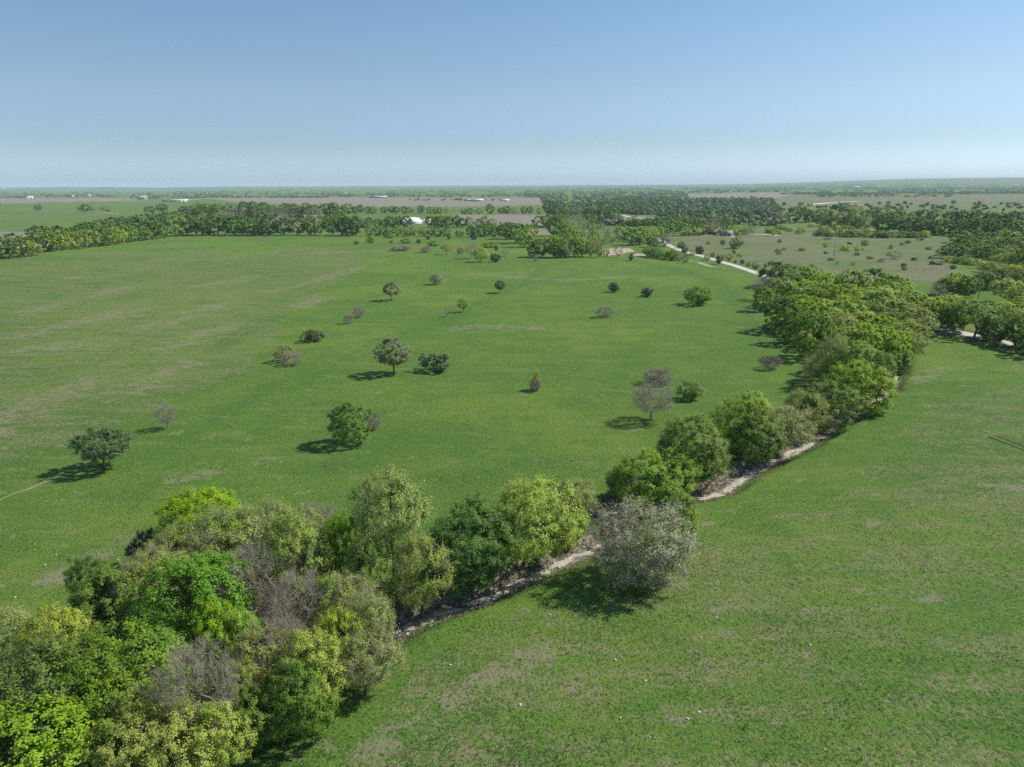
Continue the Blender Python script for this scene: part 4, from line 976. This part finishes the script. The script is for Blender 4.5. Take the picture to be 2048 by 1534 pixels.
# ------------------------------------------------------------------ far woodland: one mass
def far_wood():
    rng = np.random.default_rng(77)
    P = []; S = []
    def add(px, py, size):
        for a, b_, s in zip(px, py, size):
            x, y, z = ground(a, b_); P.append((x, y, z)); S.append(s)
    # seed positions in bands of the view, thinned by open fields
    OPEN = [[(-50, 396), (300, 394), (400, 400), (340, 470), (-50, 470)], [(380, 394), (1080, 395), (1095, 430), (700, 415), (480, 404)], [(880, 428), (1100, 428), (1100, 452), (880, 452)], [(530, 430), (690, 428), (640, 446), (520, 446)],
            [(1370, 388), (1600, 384), (1560, 397), (1380, 398)], [(1540, 394), (1720, 392), (2100, 388), (2100, 424), (1820, 424), (1640, 444), (1560, 420)], [(100, 378.5), (440, 378), (440, 383), (100, 384)],
            [(690, 426), (905, 426), (905, 436), (690, 436)], [(1210, 424), (1320, 437), (1300, 450), (1230, 445)], [(1040, 455), (1110, 455), (1110, 470), (1040, 470)], [(-50, 420), (100, 420), (60, 520), (-50, 520)], [(1480, 452), (1760, 452), (1930, 476), (1890, 600), (1540, 560), (1300, 470), (1380, 462)]]
    pts = []
    def band(n, x0, x1, y0, y1, dens=1.0, seed=1, thr=-9, sc=30):
        x = rng.uniform(x0, x1, n); y = rng.uniform(y0, y1, n)
        m = np.ones(n, bool)
        for p in OPEN: m &= ~inpoly(x, y, p)
        m &= fbm(x / sc, y / 3.5, seed, 3) > thr
        pts.append(np.column_stack([x, y])[m])
    band(1500, -80, 2130, 372.6, 376, thr=-.25, seed=1)
    band(2300, -80, 2130, 376, 380, thr=-.2, seed=2)
    band(1700, -80, 1100, 380, 396, thr=-.12, seed=3)
    band(3600, 1050, 1560, 380, 430, thr=-.3, seed=4)
    band(1500, 1500, 2130, 374, 393, thr=-.05, seed=5)
    band(300, 1180, 1560, 430, 452, thr=-.3, seed=6)
    q = [(rng.uniform(1560, 2080), rng.uniform(408, 424)) for _ in range(70)] + [(rng.uniform(1620, 1900), rng.uniform(391, 395)) for _ in range(60)] + [(rng.uniform(1700, 2080), rng.uniform(384, 389)) for _ in range(110)]
    q += [(x, 397 + .004 * (x - 270) + rng.uniform(-.4, .4)) for x in rng.uniform(262, 316, 26)] + [(x, 395.5 + rng.uniform(-.5, .5)) for x in rng.uniform(380, 660, 110)] + [(x, 396 + rng.uniform(-.4, .4)) for x in rng.uniform(-40, 60, 40)]
    q += [(x, 401 + rng.uniform(-.6, .6)) for x in rng.uniform(800, 1000, 16)]
    pts.append(np.array(q))
    for y0, xa, xb, n in ((388, 1560, 1770, 120), (386.5, 1780, 2080, 90)): pts.append(np.column_stack([rng.uniform(xa, xb, n), y0 + rng.uniform(-1.4, 1.4, n)]))
    pts = np.vstack(pts); pts = pts[pts[:, 1] > 372.5]
    W = np.array([ground(a, b_) for a, b_ in pts]); n = len(W)
    D = np.hypot(W[:, 0], W[:, 1])
    sz = rng.uniform(.7, 1.5, n) * 5.2 * (1 + np.clip((D - 3000) / 3000, 0, 3))      # farther clumps stand for groves
    hz = rng.uniform(.6, 1.3, n) * 4.2 * (1 + .12 * np.clip((D - 3000) / 3000, 0, 3))
    nl = np.where(D < 2500, 150, np.where(D < 5000, 90, 52)).astype(int)
    idx = np.repeat(np.arange(n), nl); N = len(idx)
    d = unit(rng.normal(size=(N, 3))); rad_ = rng.uniform(.55, 1.0, N)
    # three to five lobes per clump give an uneven outline
    lob = rng.normal(size=(n, 4, 3)) * np.array([.42, .42, .22]); pick = rng.integers(0, 4, N)
    c = lob[idx, pick]
    loc = c + d * (rad_ * .62)[:, None]
    C = W[idx] + loc * np.stack([sz, sz, hz], 1)[idx] + np.array([0, 0, 1]) * (hz[idx] * .98)[:, None]
    Nn = unit(d * .8 + rng.normal(size=(N, 3)) * .3 + np.array([0, 0, .5]))
    V, F = leaves(C, Nn, (np.minimum(sz, 9)[idx]) * rng.uniform(.26, .5, N), rng, .8)
    tone = np.clip(rng.normal(.45, .28, n), 0, 1)[idx]
    mi = np.where(tone > .78, 2, np.where(tone > .35, 1, 0)); mi = np.where(rng.random(n)[idx] < .10, 3, mi)
    mats = [M['fdark'], M['fmid'], M['flight'], M['twig']]; VV, FF, MI = [V], [F], [mi]; o = len(V)
    for (x, y, z, h, w, kind) in REST:                       # the smallest row trees join the mass
        me, _, W0, H0 = proto(kind, 'f', rnd.randrange(3)); rv, rf, rm, tm, lm = RAW[me.name]
        for k_ in ('bark', tm, lm):
            if M[k_] not in mats: mats.append(M[k_])
        a = rnd.uniform(0, 6.28); c_, s_ = math.cos(a), math.sin(a); u = rv * np.array([w / W0, w / W0, h / H0])
        VV.append(np.column_stack([u[:, 0] * c_ - u[:, 1] * s_ + x, u[:, 0] * s_ + u[:, 1] * c_ + y, u[:, 2] + z])); FF.append(rf + o); o += len(rv)
        MI.append(np.array([mats.index(M[k_]) for k_ in ('bark', tm, lm)])[rm.astype(int)])
    return mesh_np("woodland", np.vstack(VV), [np.vstack(FF)], mats, np.concatenate(MI))
M['fdark'] = leaf_mat("far_dark", (.05, .11, .028), (.085, .155, .04), trans=.15)
M['fmid'] = leaf_mat("far_mid", (.085, .165, .034), (.13, .22, .05), trans=.15)
M['flight'] = leaf_mat("far_light", (.14, .215, .045), (.19, .26, .06), trans=.15)
finish_rows(300)
link("distant_woodland", far_wood(), kind="stuff", label="far-off woods and groves filling the plain up to the horizon")

# ------------------------------------------------------------------ buildings and poles
def boxv(x0, x1, y0, y1, z0, z1):
    V = np.array([(x, y, z) for z in (z0, z1) for y in (y0, y1) for x in (x0, x1)], float)
    F = np.array([(0, 2, 3, 1), (4, 5, 7, 6), (0, 1, 5, 4), (2, 6, 7, 3), (0, 4, 6, 2), (1, 3, 7, 5)])
    return V, F
def join(parts):
    V = []; F = []; o = 0
    for v, f in parts: V.append(v); F.append(f + o); o += len(v)
    return np.vstack(V), np.vstack(F)
M['metal_w'] = simple_mat("white_metal_roof", (.62, .62, .60), .6, .06, .2, .4)
M['metal_g'] = simple_mat("pale_green_roof", (.55, .66, .60), .5, .06, .2, .4)
M['metal_r'] = simple_mat("rusty_roof", (.42, .25, .18), .7, .3, .5)
M['shingle'] = simple_mat("grey_shingle", (.36, .34, .31), .9, .15, .5)
M['wall_w'] = simple_mat("white_siding", (.70, .69, .66), .8, .08, .4)
M['wall_t'] = simple_mat("tan_siding", (.42, .33, .24), .85, .12, .4)
M['wall_g'] = simple_mat("grey_siding", (.33, .33, .34), .85, .15, .4)
M['door_shade'] = simple_mat("painted_opening_shade", (.03, .03, .03), .9, .1, .4)  # shade of an open doorway painted as near-black colour on solid door panels
M['pane'] = simple_mat("window_pane", (.04, .05, .06), .15, .1, .4, .5)
M['pole'] = simple_mat("weathered_pole", (.12, .095, .075), .9, .25, 1.5)

def building(px, py, L, D, H, rise, rot, label, roof='metal_w', wall='wall_w', name='barn', cat='barn', open_front=False, nwin=0, ndoor=1, group=None, eave=.6):
    x, y, z = ground(px, py)
    z = float(np.max(gz_at(x + np.array([-L, 0, L, 0, 0]) / 2, y + np.array([0, -D, 0, D, 0]) / 2))) + .1
    o = bpy.data.objects.new(name, None); scene.collection.objects.link(o); o.location = (x, y, z - .15); o.rotation_euler = (0, 0, R(rot) - math.atan2(x, y))
    o['label'] = label; o['category'] = cat
    if group: o['group'] = group
    hl, hd = L / 2, D / 2
    # walls with gable ends
    V = np.array([(-hl, -hd, 0), (hl, -hd, 0), (hl, hd, 0), (-hl, hd, 0), (-hl, -hd, H), (hl, -hd, H), (hl, hd, H), (-hl, hd, H), (-hl, 0, H + rise), (hl, 0, H + rise)], float)
    Q = [(3, 2, 6, 7)] + ([] if open_front else [(0, 1, 5, 4)])
    T = [(0, 4, 8), (0, 8, 3), (3, 8, 7), (1, 9, 5), (1, 2, 9), (2, 6, 9)]
    link('wall', mesh_np("wall", V, [np.array(Q), np.array(T)], [M[wall]]), o)
    t = .12; e = eave; sl = rise / hd
    RV = []; RF = []
    for s in (-1, 1):
        a = np.array([(-hl - e, 0, H + rise + .02), (hl + e, 0, H + rise + .02), (hl + e, s * (hd + e), H - e * sl + .02), (-hl - e, s * (hd + e), H - e * sl + .02)])
        b_ = a + np.array([0, 0, t]); v = np.vstack([a, b_])
        f = np.array([(0, 1, 2, 3), (4, 7, 6, 5), (2, 6, 7, 3), (0, 3, 7, 4), (1, 5, 6, 2)]); RV.append(v); RF.append(f + 8 * (len(RV) - 1))
    link('roof', mesh_np("roof", np.vstack(RV), [np.vstack(RF)], [M[roof]]), o)
    if open_front:
        n = max(3, int(L / 6)); ps = [boxv(u - .15, u + .15, -hd, -hd + .3, 0, H) for u in np.linspace(-hl + .2, hl - .2, n)]
        v, f = join(ps); link('posts', mesh_np("posts", v, [f], [M['pole']]), o).name = 'post_frame'
    for i in range(ndoor if not open_front else 0):
        u = -hl + L * (i + .5) / max(1, ndoor) + L * .08
        v, f = boxv(u - min(2, L * .1), u + min(2, L * .1), -hd - .06, -hd - .01, 0.05, H * .72); link('door', mesh_np("door", v, [f], [M['door_shade']]), o)
    for i in range(nwin):
        u = -hl + L * (i + .5) / nwin
        v, f = boxv(u - .6, u + .6, -hd - .05, -hd - .012, H * .4, H * .75); link('window', mesh_np("window", v, [f], [M['pane']]), o)
    return o

building(356, 403.5, 66, 20, 6, 2.2, -4, "long white metal barn in the far left fields", nwin=0, ndoor=5)
building(333, 403, 26, 14, 4, 2, -4, "low dark open shed left of the long white barn", roof='shingle', wall='wall_g', name='shed', cat='shed', open_front=True)
building(285, 399, 34, 16, 8, 7, 12, "grey farmhouse among trees left of the long white barn", roof='shingle', wall='wall_t', name='farmhouse', cat='house', nwin=6)
building(757, 395.5, 74, 22, 5, 2.5, 0, "tan barn with a wide white roof before the far woods", wall='wall_t', ndoor=4)
building(954, 402.5, 40, 16, 4, 3.2, 0, "white-roofed farm building left of centre on the far fields", wall='wall_t', nwin=4)
building(938, 402, 32, 14, 4, 3, 0, "pale green-roofed shed joined beside a white-roofed farm building", roof='metal_g', wall='wall_g', name='shed', cat='shed')
building(1009, 402.5, 28, 12, 4, 2.6, 0, "small white-roofed building right of the green-roofed shed", nwin=3)
building(1708, 376.5, 90, 30, 8, 6, 0, "white-roofed building on the right horizon", wall='wall_g')
building(61, 396.5, 22, 14, 5, 5, 20, "white farmhouse at far left, right one of two", name='farmhouse', cat='house', nwin=4, group='white houses on the far left plain')
building(55, 396.8, 14, 10, 4, 4, -20, "smaller white farmhouse at far left, left one of two", name='farmhouse', cat='house', nwin=3, group='white houses on the far left plain')
building(143, 393.5, 24, 14, 5, 5, 10, "white house among far left trees, its roof pinkish", roof='metal_r', name='farmhouse', cat='house', nwin=4, group='white houses on the far left plain')
building(178, 392.8, 18, 12, 5, 4, 0, "tiny white house right of the pink-roofed one", name='farmhouse', cat='house', nwin=4, group='white houses on the far left plain')
for i, (a, b_, s) in enumerate([(396, 389, 26), (414, 388, 20), (691, 386.5, 22), (785, 378, 60), (792, 378, 40), (1176, 394, 24), (1362, 401, 22), (7, 381, 60), (1845, 366.5, 90), (2030, 363, 110)]):
    pl = ["left of centre above the long barn", "just right of another small white building above the long barn", "above the tan barn", "on the far left-centre ridge", "right of another on the far left-centre ridge", "in the woods right of centre",
          "by pale ground right of centre", "at the far left horizon", "on the right hill, left one", "on the right hill near the frame edge"][i]
    if b_ < 372: b_ = 375
    building(a, b_, s * .6, s * .3, 4 + s * .03, 2 + s * .02, rnd.uniform(-25, 25), "tiny white building " + pl, name='farmhouse', cat='house', nwin=3)

# the white barn seen over the second tree row: long wing towards the camera, a rear wing to its left, a thin lean-to on the right
def white_barn():
    x, y, z = ground(829, 447)
    o = bpy.data.objects.new('barn', None); scene.collection.objects.link(o); o.location = (x, y, z - .2); o.rotation_euler = (0, 0, R(10))
    o['label'] = "bright white-roofed barn with wings above the second tree row"; o['category'] = 'barn'
    def gable(L, W, H, rise, ox, oy, ang, nm, mt, e=.5):
        c, s = math.cos(ang), math.sin(ang)
        def tr(V): V = np.array(V, float); return np.column_stack([V[:, 0] * c - V[:, 1] * s + ox, V[:, 0] * s + V[:, 1] * c + oy, V[:, 2]])
        V = tr([(-W / 2, -L / 2, 0), (W / 2, -L / 2, 0), (W / 2, L / 2, 0), (-W / 2, L / 2, 0), (-W / 2, -L / 2, H), (W / 2, -L / 2, H), (W / 2, L / 2, H), (-W / 2, L / 2, H), (0, -L / 2, H + rise), (0, L / 2, H + rise)])
        link('wall', mesh_np("wall", V, [np.array([(0, 3, 7, 4), (1, 5, 6, 2)]), np.array([(0, 4, 8), (0, 8, 1), (1, 8, 5), (3, 9, 7), (3, 2, 9), (2, 6, 9)])], [M['wall_w']]), o)
        RV = []; RF = []
        for q in (-1, 1):
            a = tr([(0, -L / 2 - e, H + rise + .02), (0, L / 2 + e, H + rise + .02), (q * (W / 2 + e), L / 2 + e, H - e * rise / (W / 2) + .02), (q * (W / 2 + e), -L / 2 - e, H - e * rise / (W / 2) + .02)])
            v = np.vstack([a, a + np.array([0, 0, .12])]); RV.append(v); RF.append(np.array([(0, 1, 2, 3), (4, 7, 6, 5), (2, 6, 7, 3), (0, 3, 7, 4), (1, 5, 6, 2)]) + 8 * (len(RV) - 1))
        link('roof', mesh_np("roof", np.vstack(RV), [np.vstack(RF)], [M['metal_w']]), o)
    gable(20, 12, 2.6, 5.0, 0, 0, R(-38), 'a', 'w')
    gable(24, 11, 2.6, 4.6, -8, 26, R(-58), 'b', 'w')
    gable(16, 5, 3.0, 1.6, 15, 14, R(-80), 'c', 'w')
    v, f = boxv(-1.6, 1.6, -10.06, -10.0, 0, 2.4); c_, s_ = math.cos(R(-38)), math.sin(R(-38)); v = np.column_stack([v[:, 0] * c_ - v[:, 1] * s_, v[:, 0] * s_ + v[:, 1] * c_, v[:, 2]]); link('door', mesh_np("door", v, [f], [M['door_shade']]), o)
white_barn()
building(1456, 471.5, 7, 6, 2.8, 2, 15, "grey weathered farm shed beside the pale driveway", roof='shingle', wall='wall_g', name='shed', cat='shed', ndoor=1)
building(1443, 470.5, 6.5, 5, 2.6, 1.8, -20, "rust-roofed small shed left of the grey one", roof='metal_r', wall='wall_w', name='shed', cat='shed', ndoor=1)
building(1424, 469.5, 9, 6, 3, 2, 0, "low shed half hidden under leafless trees", roof='metal_r', wall='wall_g', name='shed', cat='shed', open_front=True)

def pole(px, py, h, label, lean=0.0, seed=0):
    x, y, z = ground(px, py)
    o = bpy.data.objects.new('utility_pole', None); scene.collection.objects.link(o); o.location = (x, y, z); o.rotation_euler = (R(0), lean, R(20 + seed * 7))
    o['label'] = label; o['category'] = 'utility pole'; o['group'] = 'wooden power poles'
    v, f = frusta(np.array([[0, 0, -1.]]), np.array([[0, 0, h]]), np.array([.19]), np.array([.13]), 10)
    cap = np.array([list(range(10, 20))])
    link('post', mesh_np("post", v, [f, cap], [M['pole']], None, None, True), o)
    v, f = boxv(-1.2, 1.2, .14, .26, h - .75, h - .62); arm = link('crossarm', mesh_np("crossarm", v, [f], [M['pole']]), o)
    ps = []
    for u in (-1.05, -.55, .55, 1.05): ps.append(frusta(np.array([[u, .2, h - .62]]), np.array([[u, .2, h - .42]]), np.array([.06]), np.array([.04]), 6))
    v, f = join(ps)
    for u in (-1.05, -.55, .55, 1.05):
        v, f = frusta(np.array([[u, .2, h - .62]]), np.array([[u, .2, h - .42]]), np.array([.06]), np.array([.04]), 6)
        link('insulator', mesh_np("insulator", v, [f], [M['wall_g']]), arm)
pole(1668, 513, 9.2, "wooden power pole standing alone in the scrubby right field")
pole(1536, 473, 10.4, "distant wooden power pole right of the farm sheds", seed=2)
pole(1953, 612, 13, "leaning dark power pole rising behind the right roadside trees", R(4), 1)

# ------------------------------------------------------------------ air
HZ = 31000.0
v, f = boxv(-HZ, HZ, -HZ, 34000, float(gz.min()) - 1.5, max(float(gz[gx ** 2 + gy ** 2 < 25000 ** 2].max()) + 15, CAM_H + 8))
hz = link("haze", mesh_np("haze", v, [f], []), kind="stuff", label="thin blue air haze over the plain")
m_, nt_, n_, l_ = mat("air"); pv = n_.new("ShaderNodeVolumePrincipled"); pv.inputs['Density'].default_value = HAZE_D
pv.inputs['Color'].default_value = (.70, .85, 1.0, 1); pv.inputs['Anisotropy'].default_value = 0.0
o_ = n_.new("ShaderNodeOutputMaterial"); l_.new(pv.outputs[0], o_.inputs['Volume'])
hz.data.materials.append(m_)
